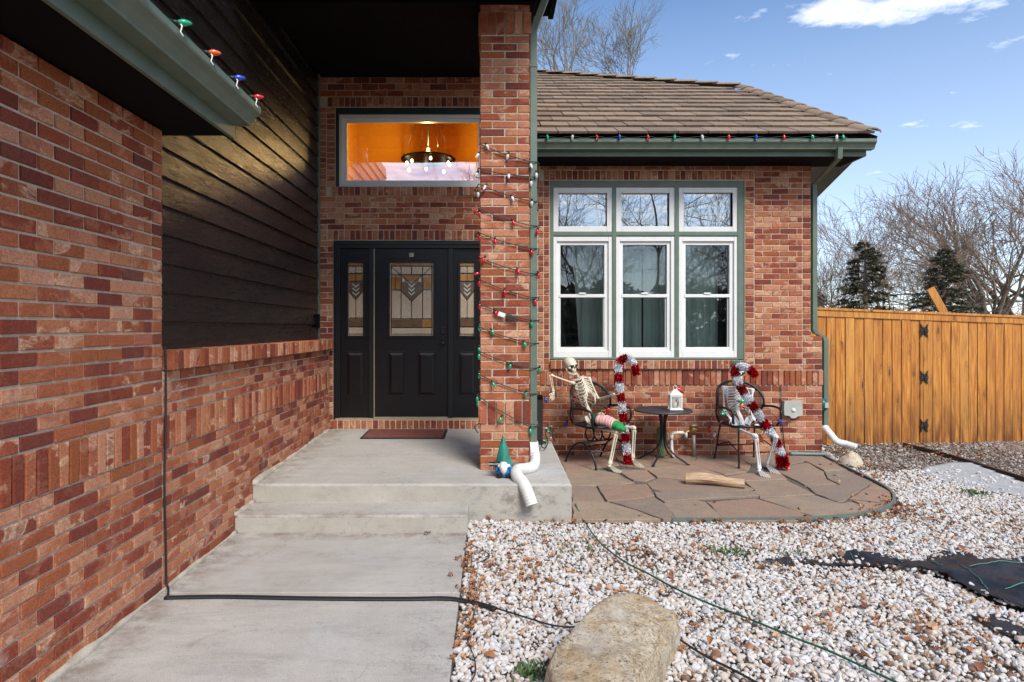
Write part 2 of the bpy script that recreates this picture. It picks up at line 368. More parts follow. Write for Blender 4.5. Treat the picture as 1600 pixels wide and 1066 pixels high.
mat = dict(
    brick=mk_brick(), mortar=mk_mortar(),
    walk=mk_concrete('walk_concrete', (.385, .36, .325), (.495, .47, .43), .45),
    landing=mk_concrete('landing_concrete', (.39, .37, .33), (.50, .475, .43), .28), riser=mk_riser(),
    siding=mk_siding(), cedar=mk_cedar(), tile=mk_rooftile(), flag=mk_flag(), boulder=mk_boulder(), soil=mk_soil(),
    trim=plain('sage_trim', (.120, .165, .125), .45, bump=.15, bs=30), darktrim=plain('dark_trim', (.022, .03, .027), .5),
    door=plain('door_black', (.0075, .007, .0078), .36, spec=.35, var=.2, bump=.25, bs=90), jamb=plain('jamb_black', (.009, .009, .010), .4, spec=.4, bump=.15),
    soffit=plain('soffit_black', (.0042, .0036, .0036), .85, spec=.12, bump=.2), vinyl=plain('white_vinyl', (.74, .75, .73), .35, var=.04),
    pvc=plain('white_plastic', (.72, .71, .68), .45, var=.1, bump=.1), sash=plain('grey_sash', (.36, .38, .38), .4),
    iron=plain('black_iron', (.016, .017, .019), .38, .35, bump=.3, bs=150), seatmesh=plain('navy_mesh', (.022, .034, .05), .5, .2, bump=.9, bs=160),
    bone=plain('bone', (.66, .60, .47), .5, var=.18, bump=.3, bs=50), bonewhite=plain('pale_bone', (.70, .71, .70), .45, var=.12, bump=.3, bs=50),
    black=plain('matt_black', (.008, .008, .008), .8), rubber=plain('black_rubber', (.014, .015, .017), .55, bump=.4, bs=120),
    cord_g=plain('green_cord', (.012, .085, .055), .4), wire=plain('dark_wire', (.012, .03, .022), .5),
    red=plain('red_tinsel', (.50, .006, .012), .22, .45, var=.6), white_t=plain('white_tinsel', (.82, .83, .86), .25, .1, var=.1),
    teal=plain('teal_cloth', (.01, .17, .14), .8), green=plain('green_cloth', (.012, .24, .05), .8), dgreen=plain('belt_green', (.008, .07, .035), .7),
    gold=plain('gold', (.65, .42, .08), .3, .8), gnomeblue=plain('gnome_blue', (.012, .16, .42), .35), gnometeal=plain('gnome_teal', (.015, .20, .14), .4, var=.5, bump=.5),
    white=plain('white_paint', (.78, .78, .75), .4, var=.05), brass=plain('brass', (.38, .25, .09), .35, .8, var=.4), grey=plain('grey_plastic', (.42, .42, .38), .5),
    pipe=plain('galvanised', (.28, .26, .22), .5, .4, var=.5), glaze=plain('green_glaze', (.12, .18, .09), .25, var=.5),
    wood=None, bark=None, glass=mk_glass(), glasslow=mk_glass('lower_glass', .05), fabric=None, mat=None,
)
def mk_log():
    m = M('log_wood'); v = m.obj(); g = m.noise(m.map(v, (3, 40, 40)), 1.5, 6, .7, .6)
    m.P(Base_Color=m.ramp(g, [(.3, (.20, .10, .045)), (.5, (.45, .30, .17)), (.7, (.62, .49, .34))]), Roughness=.8); m.bump(g, .8, .01); return m.m
def mk_bark(name, a, b):
    m = M(name); v = m.obj(); g = m.noise(m.map(v, (6, 6, 1.5)), 2, 5, .7)
    m.P(Base_Color=m.ramp(g, [(.3, a), (.7, b)]), Roughness=.9); m.bump(g, .6, .02); return m.m
def mk_fabric():
    m = M('landscape_fabric'); v = m.pos()
    wv = m.n('ShaderNodeTexWave', {'Vector': v, 'Scale': 160.0}).outputs['Fac']
    c = m.mix(m.ramp(m.noise(v, 3, 5, .6), [(.4, 0.0), (.7, .6)]), (.013, .014, .018), (.045, .04, .042))
    m.P(Base_Color=c, Roughness=.42); m.bump(m.math('ADD', m.math('MULTIPLY', wv, .3), m.noise(v, 9, 5, .6)), .5, .01); return m.m
def mk_doormat():
    m = M('doormat'); v = m.obj(); c = m.ramp(m.noise(v, 45, 4, .7, 2), [(.38, (.10, .022, .018)), (.55, (.22, .065, .045)), (.68, (.33, .15, .10))])
    m.P(Base_Color=c, Roughness=.95); m.bump(m.noise(v, 300, 2, .5), .8, .004); return m.m
def mk_leaf(name, st):
    m = M(name); r = m.rnd(); c = m.ramp(r, st); v = m.obj()
    c = m.mix(m.ramp(m.noise(v, 40, 3, .6), [(.45, 0.0), (.7, .5)]), c, (.13, .055, .02))
    m.P(Base_Color=c, Roughness=.6); return m.m
def mk_stripe():
    m = M('candy_stripe'); v = m.obj(); wv = m.n('ShaderNodeTexWave', {'Vector': v, 'Scale': 22.0, 'Distortion': .6, 'Detail': 1.0}, bands_direction='X').outputs['Fac']
    m.P(Base_Color=m.ramp(wv, [(.45, (.60, .03, .04)), (.55, (.78, .72, .68))]), Roughness=.8); return m.m
def mk_leaded():
    m = M('obscure_glass'); v = m.pos(); vo = m.n('ShaderNodeTexVoronoi', {'Vector': m.map(v, (1, 1, 1), rot=(0, .78, 0)), 'Scale': 42.0, 'Randomness': .2}).outputs['Distance']
    c = m.mix(m.ramp(m.noise(v, 3, 3, .6), [(.35, 0.0), (.65, .8)]), (.46, .34, .23), (.52, .43, .30))
    m.P(Base_Color=c, Roughness=.14); m.b.inputs['Specular IOR Level'].default_value = .9; m.bump(vo, .6, .006); return m.m
mat['wood'] = mk_log(); mat['fabric'] = mk_fabric(); mat['mat'] = mk_doormat(); mat['stripe'] = mk_stripe()
mat['bark'] = mk_bark('bark_grey', (.085, .066, .048), (.20, .165, .125)); mat['twig'] = mk_bark('twig_bark', (.16, .115, .085), (.32, .235, .17))
mat['paletwig'] = mk_bark('pale_twig', (.17, .16, .13), (.30, .27, .21))
mat['needle'] = mk_leaf('needles', [(0, (.04, .062, .036)), (.45, (.08, .11, .062)), (.7, (.14, .125, .085)), (1, (.23, .17, .12))])
mat['leafm'] = mk_leaf('dry_leaf', [(0, (.16, .05, .02)), (.35, (.34, .13, .05)), (.7, (.42, .20, .08)), (1, (.55, .36, .19))])
mat['weed'] = mk_leaf('weed_leaf', [(0, (.03, .09, .02)), (1, (.07, .16, .04))])
mat['obscure'] = mk_leaded()
mat['amber'] = plain('amber_glass', (.36, .17, .045), .15, var=.3, bump=.2); mat['shield'] = plain('brown_glass', (.14, .085, .05), .12, var=.3)
mat['bevel'] = plain('bevel_glass', (.55, .53, .47), .08, var=.2, spec=.9); mat['lead'] = plain('lead_came', (.035, .03, .025), .35, .5)
mat['strip'] = plain('brass_strip', (.42, .36, .25), .4, .3)
BULB = {k: mk_bulb('bulb_'+k, c) for k, c in dict(red=(.75, .012, .02), green=(.0, .42, .20), blue=(.01, .07, .60), white=(.80, .82, .84), orange=(.9, .13, .015)).items()}

# ------------------------------------------------------------------ brick walls
CO, ST = .0677, .2032
_bm = {}
def brick_mesh(w_, h_, d_=.05, k=0):
    key = (round(w_, 3), round(h_, 3), round(d_, 3), k)
    if key in _bm: return _bm[key]
    rr = random.Random(hash(key) & 0xffff); c = .0028
    j = lambda a=.0022: rr.uniform(-a, a)
    x, z = w_/2, h_/2
    o = [(-x, 0, -z), (x, 0, -z), (x, 0, z), (-x, 0, z)]
    fr = [(sx*(x-c)+j(), j(.0006), sz*(z-c)+j()) for sx, sz in ((-1, -1), (1, -1), (1, 1), (-1, 1))]
    mi = [(p[0]+j(.0018), c, p[2]+j(.0018)) for p in o]; ba = [(p[0], d_, p[2]) for p in o]
    b = MB(); v = fr+mi+ba
    b.add(v, [(0, 1, 2, 3)]+[(i, 4+i, 4+(i+1) % 4, (i+1) % 4)[::1] for i in range(4)]+[(4+i, 8+i, 8+(i+1) % 4, 4+(i+1) % 4) for i in range(4)]+[(8, 11, 10, 9)])
    _bm[key] = b.mesh('brick', mat['brick']); return _bm[key]

def bond(u0, u1, z0, z1, ph=0, openings=(), course=CO, st=ST, j=.0112):
    """running bond rows: (u, z, w, h)"""
    out = []; n = max(1, round((z1-z0)/course)); c = (z1-z0)/n
    for i in range(n):
        zc_ = z0+c*(i+.5); row = i+ph
        segs = [(u0, u1)]
        for (a, b_, za, zb) in openings:
            if za-.3*c < zc_ < zb+.3*c:
                ns = []
                for s0, s1 in segs:
                    if b_ <= s0 or a >= s1: ns.append((s0, s1)); continue
                    if a > s0: ns.append((s0, a))
                    if b_ < s1: ns.append((b_, s1))
                segs = ns
        for s0, s1 in segs:
            k0 = math.floor(s0/st)-1; x = k0*st+(st/2 if row % 2 else 0)
            while x < s1:
                a, b_ = max(x, s0), min(x+st, s1)
                if b_-a > .035: out.append(((a+b_)/2, zc_, round(b_-a-j, 3), c-j))
                x += st
    return out
def stack(u0, u1, z0, z1, course=CO, j=.0112):
    n = round((z1-z0)/course); c = (z1-z0)/n
    return [((u0+u1)/2, z0+c*(i+.5), u1-u0-j, c-j) for i in range(n)]
def upright(u0, u1, z0, z1, pitch=CO, j=.0125):
    n = round((u1-u0)/pitch); p = (u1-u0)/n
    return [(u0+p*(i+.5), (z0+z1)/2, p-j, z1-z0-j) for i in range(n)]

def brick_wall(label, origin, rz, bricks, backs, cap=300, name='brick_wall', group='brick walls of the house'):
    """bricks: list of (u, z, w, h, proud, depth); backs: mortar boxes (u0,u1,n0,n1,z0,z1), n inward"""
    root = thing(name, label, 'brick wall', origin, rz, group)
    R = Matrix.Rotation(rz, 3, 'Z'); O = Vector(origin)
    mb = MB()
    for b in backs: mb.box(*b)
    mb.build('mortar', mat['mortar'], root)
    sc = []
    for b in bricks:
        wp = O+R @ Vector((b[0], 0, b[1]))
        if wp.y < .3: sc.append((0, b)); continue
        px = VX+wp.x/wp.y*F; py = VY-(wp.z-H)/wp.y*F
        vis = -30 < px < 1630 and -20 < py < 1086
        nrm = R @ Vector((0, -1, 0)); cosn = abs(nrm.dot((Vector((0, 0, H))-wp).normalized()))
        sc.append(((b[2]*b[3]*cosn/(wp.y**2)) if vis else 0, b))
    sc.sort(key=lambda t: -t[0])
    rest = MB(); cnt = 0
    for s_, b in sc:
        u, z, w_, h_, pr, dp = b
        j = random.uniform(-.0012, .0012)
        if s_ > 0 and cnt < cap:
            cnt += 1
            inst('brick', brick_mesh(w_, h_, dp, random.randrange(4)), root, (u+random.uniform(-.001, .001), -pr+j, z+random.uniform(-.001, .001)),
                 (random.uniform(-.006, .006), random.uniform(-.004, .004), random.uniform(-.004, .004)))
        else:
            c = .0028; x, zz, y0 = w_/2, h_/2, -pr+j
            o = [(u-x, z-zz), (u+x, z-zz), (u+x, z+zz), (u-x, z+zz)]
            fr = [(p[0]+(c if p[0] < u else -c), y0, p[1]+(c if p[1] < z else -c)) for p in o]
            mi = [(p[0], y0+c, p[1]) for p in o]; ba = [(p[0], y0+dp, p[1]) for p in o]
            rest.add(fr+mi+ba, [(0, 1, 2, 3)]+[(i, 4+i, 4+(i+1) % 4, (i+1) % 4) for i in range(4)]+[(4+i, 8+i, 8+(i+1) % 4, 4+(i+1) % 4) for i in range(4)], False, random.random())
    if rest.f: tag(rest.build('bricks', mat['brick'], root), kind='stuff')
    return root
def full(l, pr=0.0, dp=.05): return [(*b, pr, dp) for b in l]

AW = -1.89                    # plane of the left brick walls
YE = 3.65                     # where the garage wall ends
SB0, SB1 = .807, 1.010        # soldier band
# garage wall: u = world Y, faces +X
gb = full(bond(1.0, YE, -.005, SB0, 0)) + full(upright(1.0, YE, SB0, SB1), .006) + full(bond(1.0, YE, SB1, SB1+4*CO, 1))
gb += full(bond(1.0, YE-.108, SB1+4*CO, 2.66, 1)) + full(stack(YE-.108, YE, SB1+4*CO, 2.66))
brick_wall('tall brick garage wall at the left edge, soldier course at waist height, under a black soffit', (AW, 0, 0), PI/2, gb,
           [(1.0, YE-.002, .008, .22, -.2, 2.655)], 300)
# low wall with sill
lb = full(bond(YE+.004, 7.46, -.005, SB0, 0)) + full(upright(YE+.004, 7.46, SB0, SB1), .006) + full(bond(YE+.004, 7.46, SB1, 1.265, 1, course=.064))
ls = full(upright(YE+.012, 7.44, 1.267, 1.388), .055, .19)
brick_wall('half height brick wall under the dark siding, topped by a projecting brick sill', (AW, 0, 0), PI/2, lb+ls,
           [(YE+.0, 7.47, .008, .12, -.2, 1.262), (YE+.035, 7.44, -.047, .13, 1.272, 1.380)], 300)

# front walls: u = world X, faces -Y
YW = 7.5
DX0, DX1, DZ0, DZ1 = -1.858, -.018, .435, 2.557       # door opening
TX0, TX1, TZ0, TZ1 = -1.833, -.055, 3.199, 4.139      # transom opening
eo = [(DX0, DX1, .3, DZ1+.004), (TX0, TX1, TZ0-.004, TZ1+.004)]
eb = full(bond(-2.02, .45, .29, 2.557, 0, [(DX0-.001, DX1+.001, .2, 2.6)]))
eb += full(upright(-1.93, .35, DZ1+.004, DZ1+.126), .0)+full(stack(-2.02, -1.935, DZ1+.004, DZ1+.126, .06))
eb += full(bond(-2.02, .45, DZ1+.128, TZ0-.116, 1))
eb += full(upright(-1.87, .1, TZ0-.113, TZ0-.004), .03, .09)
eb += full(bond(-2.02, -1.94, TZ0-.116, TZ1+.004, 0)) + full(stack(-1.94, TX0, TZ0-.004, TZ1+.004))+full(bond(TX1, .45, TZ0-.116, TZ1+.004, 0))
eb += full(upright(-1.93, .1, TZ1+.006, TZ1+.126), .0)+full(bond(-2.02, .45, TZ1+.128, 4.50, 0))
eb += full(upright(DX0-.01, DX1+.01, .322, .43, .068), .035, .12)
brick_wall('brick entry wall around the black front door and the long window above it', (0, YW, 0), 0, eb,
           [(-2.03, DX0, .008, .15, 0, 4.5), (DX1, .45, .008, .15, 0, 4.5), (DX0, DX1, .008, .15, DZ1, TZ0), (DX0, TX0, .008, .15, TZ0, 4.5),
            (TX1, DX1, .008, .15, TZ0, 4.5), (TX0, TX1, .008, .15, TZ1, 4.5), (DX0, DX1, -.028, .15, .30, .425), (TX0-.03, .1, -.02, .14, TZ0-.108, TZ0-.012)], 300)
WX0, WX1, WZ0, WZ1 = .715, 3.035, 1.146, 3.272        # triple window opening
WTOP = 3.445
wb = full(bond(.45, 3.955, -.01, .832, 0)) + full(upright(.60, 3.965, .835, 1.022), .012) + full(bond(.45, .6, .835, 1.022, 0))
wb += full(upright(.715, 3.035, 1.028, 1.141), .045, .13)
wb += full(bond(.45, .575, 1.022, WTOP, 0))+full(stack(.575, .645, 1.022, 3.272)) + full(stack(.645, .712, 1.022, 3.272))
wb += full(stack(3.038, 3.147, 1.022, 3.272)) + full(bond(3.147, 3.722, 1.022, WTOP, 0)) + full(stack(3.722, 3.82, 1.022+CO*6, WTOP))
wb += full(bond(3.722, 3.955, 1.022, 1.022+CO*6, 0))
wb += full(upright(.645, 3.147, 3.276, 3.392), .0) + full(bond(.575, 3.147, 3.394, WTOP, 0, course=.05))
brick_wall('brick wall around the triple window behind the two skeletons', (0, YW, 0), 0, wb,
           [(.45, WX0, .008, .15, -.2, WTOP), (WX1, 3.818, .008, .15, -.2, WTOP), (3.818, 3.953, .008, .15, -.2, 1.42), (WX0, WX1, .008, .15, -.2, WZ0-.1), (WX0, WX1, .008, .15, WZ1, WTOP),
            (.72, 3.03, -.037, .149, 1.036, 1.135)], 300)
# pillar
PX0, PX1, PY0, PY1 = -.084, .351, 5.49, 5.92
PB = .27
cap0, cap1, cap2, cap3 = .677, .887, 4.063, 4.268
def pil(u0, u1, off):
    s = (u1-u0)/2
    def rows(z0, z1, ph):
        n = round((z1-z0)/CO); c = (z1-z0)/n; o = []
        for i in range(n):
            zc_ = z0+c*(i+.5)
            if (i+ph) % 2: o += [(u0+s*.5, zc_, s-.0112, c-.0112), (u0+s*1.5, zc_, s-.0112, c-.0112)]
            else: o += [(u0+s*.25, zc_, s*.5-.0112, c-.0112), (u0+s, zc_, s-.0112, c-.0112), (u0+s*1.75, zc_, s*.5-.0112, c-.0112)]
        return full(o)
    return rows(PB, cap0, off)+full(upright(u0-.012, u1+.012, cap0+.004, cap1, .0735), .012)+rows(cap1+.004, cap2, off+1)+full(upright(u0-.012, u1+.012, cap2+.004, cap3, .0735), .012)+rows(cap3, 4.335, off)
pr_ = brick_wall('square brick porch pillar wrapped in a string of coloured bulbs', (0, PY0, 0), 0, pil(PX0, PX1, 0),
                 [(PX0+.007, PX1-.007, .007, PY1-PY0-.007, PB-.05, 4.33)], 300, name='brick_pillar', group=None)
pr_['category'] = 'pillar'; pr_['kind'] = 'thing'
side = MB()
for (rz_, ox, oy) in ((PI/2, PX1, 0), (-PI/2, PX0, 0), (PI, 0, PY1-PY0)):
    R_ = Matrix.Rotation(rz_, 3, 'Z')
    L = pil(0, PY1-PY0, 0) if rz_ != PI else pil(PX0, PX1, 0)
    for (u, z, w_, h_, p_, dp) in L:
        if rz_ == PI/2: cen = Vector((ox+p_, u, z)); ax = Vector((0, 1, 0)); nn = Vector((1, 0, 0))
        elif rz_ == -PI/2: cen = Vector((ox-p_, u, z)); ax = Vector((0, -1, 0)); nn = Vector((-1, 0, 0))
        else: cen = Vector((u, oy+p_, z)); ax = Vector((-1, 0, 0)); nn = Vector((0, 1, 0))
        x = w_/2-.003 if z > 0 else w_/2; zz = h_/2
        o = [cen-ax*x-Vector((0, 0, zz)), cen+ax*x-Vector((0, 0, zz)), cen+ax*x+Vector((0, 0, zz)), cen-ax*x+Vector((0, 0, zz))]
        side.add(o+[q-nn*.03 for q in o], [(0, 1, 2, 3)]+[(i, 4+i, 4+(i+1) % 4, (i+1) % 4) for i in range(4)], False, random.random())
tag(side.build('bricks', mat['brick'], pr_), kind='stuff')

# ------------------------------------------------------------------ siding
sx = -2.02
sid = thing('siding_wall', 'near-black lap siding wall above the half height brick wall', 'siding wall', (sx, YE, 1.38))
EX = .179
back = MB().box(-.12, -.012, 0, YW-YE, 0, 3.3); back.build('sheathing', mat['soffit'], sid)
nb = 18
for i in range(nb):
    z0 = i*EX; y0 = .003 if z0 < 1.3 else -.8
    if i == 0: y0 = .003
    b = MB(); L = YW-YE-.09; b.add([(-.012, y0, z0), (.014, y0, z0), (-.008, y0, z0+EX+.02), (-.012, y0, z0+EX+.02), (-.012, L, z0), (.014, L, z0), (-.008, L, z0+EX+.02), (-.012, L, z0+EX+.02)],
          [(0, 1, 2, 3), (4, 7, 6, 5), (0, 4, 5, 1), (1, 5, 6, 2), (2, 6, 7, 3)])
    o = b.build('siding_board', mat['siding'], sid)
MB().bbox(-.012, .018, YW-YE-.088, YW-YE-.03, 0, 3.3, .003).build('corner_trim', mat['trim'], sid)
bx = MB().bbox(.0, .04, YW-YE-.19, YW-YE-.13, .14, .30, .006); bx.build('doorbell_box', mat['soffit'], sid)

# ------------------------------------------------------------------ garage eave
ge = thing('garage_eave', 'sage green fascia and gutter of the garage roof overhang, upper left', 'roof eave', (AW, 3.65, 2.655))
def gl(x, y, z): return (x-AW, y-3.65, z-2.655)
b = MB(); b.box(-.4, -1.555-AW, -3.0, .125, .012, .024); b.build('soffit', mat['soffit'], ge)
b = MB(); b.bbox(-1.555-AW, -1.53-AW, -3.0, .14, -.003, .155, .003); b.build('fascia', mat['trim'], ge)
def kprof(w_, h_): # K style gutter section, x outwards, z up, thin sheet closed outline
    o = [(0, h_), (0, 0), (w_*.62, 0), (w_*.64, h_*.12), (w_*.80, h_*.42), (w_*.98, h_*.62), (w_, h_*.70), (w_, h_*.96), (w_*.97, h_), (w_*.90, h_)]
    return o
def gutter(mb, w_, h_, along, a0, a1, org, outd):
    pr = kprof(w_, h_); t = .004; A = Vector(along); O_ = Vector(outd); Z = Vector((0, 0, 1)); n = len(pr)
    for (s0, s1, rev) in ((a0, a1, False),):
        vs = [Vector(org)+A*s+O_*x+Z*z for s in (s0, s1) for x, z in pr]
        vs2 = [Vector(org)+A*s+O_*(x*.94+t)+Z*(z*.96+t) for s in (s0, s1) for x, z in pr]
        mb.add(vs, [(i, i+1, n+i+1, n+i) for i in range(n-1)]); mb.add(vs2, [(i, n+i, n+i+1, i+1) for i in range(n-1)])
        mb.add([Vector(org)+A*s1+O_*x+Z*z for x, z in pr], [tuple(range(n))]); mb.add([Vector(org)+A*s0+O_*x+Z*z for x, z in pr], [tuple(reversed(range(n)))])
b = MB(); gutter(b, .155, .115, (0, 1, 0), -3.0, .145, (-1.53-AW, 0, .075), (1, 0, 0)); b.build('gutter', mat['trim'], ge)
b = MB()
for i in range(9):     # garage roof courses rising to the left, behind the gutter
    x0 = -1.47-AW-i*.33; z0 = .165+i*.11
    b.add([(x0, -3, z0), (x0, .14, z0), (x0-.36, .14, z0+.12), (x0-.36, -3, z0+.12), (x0, -3, z0-.02), (x0, .14, z0-.02), (x0-.36, .14, z0+.10), (x0-.36, -3, z0+.10)],
          [(0, 1, 2, 3), (7, 6, 5, 4), (0, 4, 5, 1), (1, 5, 6, 2)])
b.build('roof', mat['tile'], ge)

# ------------------------------------------------------------------ porch ceiling and beams
pc = thing('porch_roof', 'black porch ceiling with its header beam resting on the brick pillar', 'porch roof', (0, 5.4, 4.3))
MB().box(-2.12, .42, .52, 2.2, .20, .26).build('ceiling', mat['soffit'], pc)
MB().bbox(-2.03, .40, .06, .53, .032, .26, .006).build('header_beam', mat['soffit'], pc)
b = MB().box(-2.02, .59, -.55, .55, .155, .5); b.build('soffit', mat['soffit'], pc)
MB().bbox(-2.0, .61, -.62, -.565, -.06, .5, .004).build('front_fascia', mat['soffit'], pc)
MB().bbox(.55, .60, -.6, .56, .13, .6, .004).build('fascia', mat['soffit'], pc)
MB().box(-2.03, .45, .3, 2.25, .262, 1.2).build('roof', mat['tile'], pc)

# ------------------------------------------------------------------ wing roof
wr = thing('tile_roof', 'brown concrete tile roof over the wing with the triple window', 'roof', (0, 7.1, 3.60))
mS = .54; ct = 1/math.sqrt(1+mS*mS); stt = mS*ct; th = math.atan(mS)
e0 = Vector((0, 6.93, 3.645))
def rp(X, s, n=0.0): return Vector((X, e0.y+s*ct-n*stt, e0.z+s*stt+n*ct))-Vector((0, 7.1, 3.60))
SR = (10.08-6.93)/ct; STP = (12.05-6.93)/ct
def xr(s):
    if s <= SR: return 4.26+(3.99-4.26)*s/SR
    return 3.99+(.9-3.99)*(s-SR)/(STP-SR)
deck = MB(); dp_ = [rp(.4, .05, -.03), rp(4.25, .05, -.03), rp(3.98, SR, -.03), rp(.4, STP, -.03)]
deck.add(dp_+[p-Vector((0, 0, .1)) for p in dp_], [(0, 1, 2, 3), (7, 6, 5, 4), (0, 4, 5, 1), (1, 5, 6, 2), (2, 6, 7, 3), (3, 7, 4, 0)])
deck.build('roof_deck', mat['soffit'], wr)
# back and side slopes behind the hip
b = MB(); A_, B_, C_ = rp(4.27, 0, -.02), rp(3.99, SR, -.02), rp(.4, STP, -.02)
b.add([A_, B_, B_+Vector((1.6, 1.2, -1.75)), A_+Vector((.0, .02, -.02)), C_, C_+Vector((.5, 3, -1.6))], [(0, 3, 2, 1), (1, 2, 5, 4)]); b.build('rear_slope', mat['tile'], wr)
TW, TL = .330, .335
def tile_mesh(x0, x1):
    b = MB(); n = 5; vs = []
    for s_, nn in ((-.005, .034), (.415, .004)):
        for i in range(n+1):
            u = i/n; X = x0+(x1-x0)*u; bump_ = .0015*math.sin(u*PI*2)
            vs.append((X, s_, nn+bump_))
    top = [(i, i+1, n+2+i, n+1+i) for i in range(n)]
    vs += [(v[0], v[1]+.004, v[2]-.026) for v in vs[:n+1]]
    o = 2*(n+1); fr = [(o+i, o+i+1, i+1, i) for i in range(n)]
    vs += [(x0, .415, -.012), (x1, .415, -.012)]
    fr += [(0, n+1, o+n+1, o), (n, o+n, o+n+2, 2*n+1)]
    b.add(vs, top+fr); return b
tcache = {}
ntile = 0
for k in range(int(STP/TL)+1):
    s_ = k*TL; xe = min(xr(s_+.1), xr(s_+TL))
    x = .42+(TW/2 if k % 2 else 0)-TW
    while x < xe:
        a, e_ = max(x, .42)+.006, min(x+TW, xe)-.006
        if e_-a > .06:
            w_ = round(e_-a, 2)
            if w_ not in tcache: tcache[w_] = tile_mesh(0, w_).mesh('tile', mat['tile'])
            inst('tile', tcache[w_], wr, rp(a, s_+random.uniform(-.006, .006), random.uniform(0, .004)), (th, random.uniform(-.006, .006), random.uniform(-.008, .008))); ntile += 1
        x += TW
capm = MB(); vs = []
for yy, zz, ww in ((0, .045, .125), (.42, .012, .10)):
    for i in range(7):
        a = PI*i/6; vs.append((ww*math.cos(a), yy, zz+.065*math.sin(a)))
capm.add(vs+[(v[0]*.9, v[1], v[2]-.02) for v in vs[:7]], [(i+1, i, 7+i, 8+i) for i in range(6)]+[(i, i+1, 15+i, 14+i) for i in range(6)], True)
capme = capm.mesh('hip_cap', mat['tile'])
def caps(p, q, n, off=0):
    d = q-p; L = d.length; yaw = math.atan2(-d.x, d.y); pit = math.atan2(d.z, math.hypot(d.x, d.y))
    for i in range(n): inst('hip_cap', capme, wr, p+d*(i/n)+Vector((0, 0, off)), (pit, random.uniform(-.03, .03), yaw+random.uniform(-.01, .01)), (.9, 1, .75))
caps(rp(4.20, .02, -.01), rp(3.99, SR, .0), 11); caps(rp(3.99, SR, 0), rp(.5, STP, 0), 12)
MB().box(.43, 4.226, -.02, .0, -.155, .01).build('fascia', mat['trim'], wr)
MB().box(4.20, 4.226, .0, .45, -.155, .04).build('side_fascia', mat['trim'], wr)
b = MB(); b.box(.43, 4.20, .0, .45, -.153, -.14); b.build('soffit', mat['soffit'], wr)
wg = thing('gutter', 'sage green gutter along the tiled roof edge, hung with coloured bulbs', 'gutter', (0, 7.08, 3.5))
b = MB(); gutter(b, .12, .105, (1, 0, 0), .43, 4.275, (0, 0, .005), (0, -1, 0)); b.build('trough', mat['trim'], wg)

# ------------------------------------------------------------------ windows
def frame_rect(mb, x0, x1, z0, z1, w_, y0, y1, wb_=None, wt=None):
    wb_ = wb_ or w_; wt = wt or w_
    mb.bbox(x0, x0+w_, y0, y1, z0, z1, .003); mb.bbox(x1-w_, x1, y0, y1, z0, z1, .003)
    mb.bbox(x0+w_+.0005, x1-w_-.0005, y0+.001, y1, z0, z0+wb_, .003); mb.bbox(x0+w_+.0005, x1-w_-.0005, y0+.001, y1, z1-wt, z1, .003)
def Xw(px): return (px-VX)/F*YW
def Zw(py): return H-(py-VY)/F*YW
tw = thing('triple_window', 'triple window with white double hung sashes set in green trim, curtains inside', 'window', (WX0, YW, WZ0))
def L(px): return Xw(px)-WX0
def Z(py): return Zw(py)-WZ0
b = MB(); b.bbox(0, L(865)+.002, .02, .14, 0, WZ1-WZ0, .003); b.bbox(L(1154), WX1-WX0, .02, .14, 0, WZ1-WZ0, .003)
b.bbox(L(957.5), L(963.5), .021, .14, 0, WZ1-WZ0-.05, .003); b.bbox(L(1055.5), L(1062), .021, .14, 0, WZ1-WZ0-.05, .003)
b.bbox(L(865), L(1154), .022, .14, WZ1-WZ0-.075, WZ1-WZ0, .003); b.bbox(L(865), L(1154), .023, .14, Z(368), Z(362), .003); b.bbox(L(865), L(1154), .018, .14, -.004, .018, .003)
b.build('trim_frame', mat['trim'], tw)
cols = [(864.5, 957.7, 873, 948.5, 876.6, 944.8), (963.5, 1055.7, 972, 1046.5, 975, 1042.5), (1061.8, 1154.8, 1069.7, 1144.8, 1073.8, 1140.8)]
for (a, e_, ga, ge_, la, le) in cols:
    b = MB(); w_ = L(ga)-L(a); frame_rect(b, L(a), L(e_), Z(361.5), Z(292), w_, .035, .12); frame_rect(b, L(a)+.028, L(e_)-.028, Z(357.5), Z(296), w_-.028, .050, .11)
    fo = b.build('upper_window', mat['vinyl'], tw)
    MB().box(L(ga)-.004, L(ge_)+.004, .085, .090, Z(354.8), Z(300.6)).build('pane', mat['glass'], fo)
    b = MB(); frame_rect(b, L(a), L(e_), Z(559), Z(369), .045, .035, .13, .078, .056); frame_rect(b, L(a)+.045, L(e_)-.045, Z(549), Z(376), L(la)-L(a)-.045, .060, .12)
    b.bbox(L(la)-.02, L(le)+.02, .052, .10, Z(464.5), Z(459.5), .003)
    fo = b.build('lower_window', mat['vinyl'], tw)
    MB().box(L(la)-.004, L(le)+.004, .098, .103, Z(460), Z(380)).build('pane', mat['glasslow'], fo)
    MB().box(L(la)-.004, L(le)+.004, .088, .093, Z(547), Z(464)).build('pane', mat['glasslow'], fo)
    b = MB(); frame_rect(b, L(la)-.012, L(le)+.006, Z(549), Z(464.6), .016, .068, .086, .04, .004); b.build('screen_frame', mat['sash'], fo)
    b = MB(); xm = (L(la)+L(le))/2; b.bbox(xm-.04, xm+.04, .04, .055, Z(459.5), Z(457), .002); b.build('sash_lock', mat['vinyl'], fo)
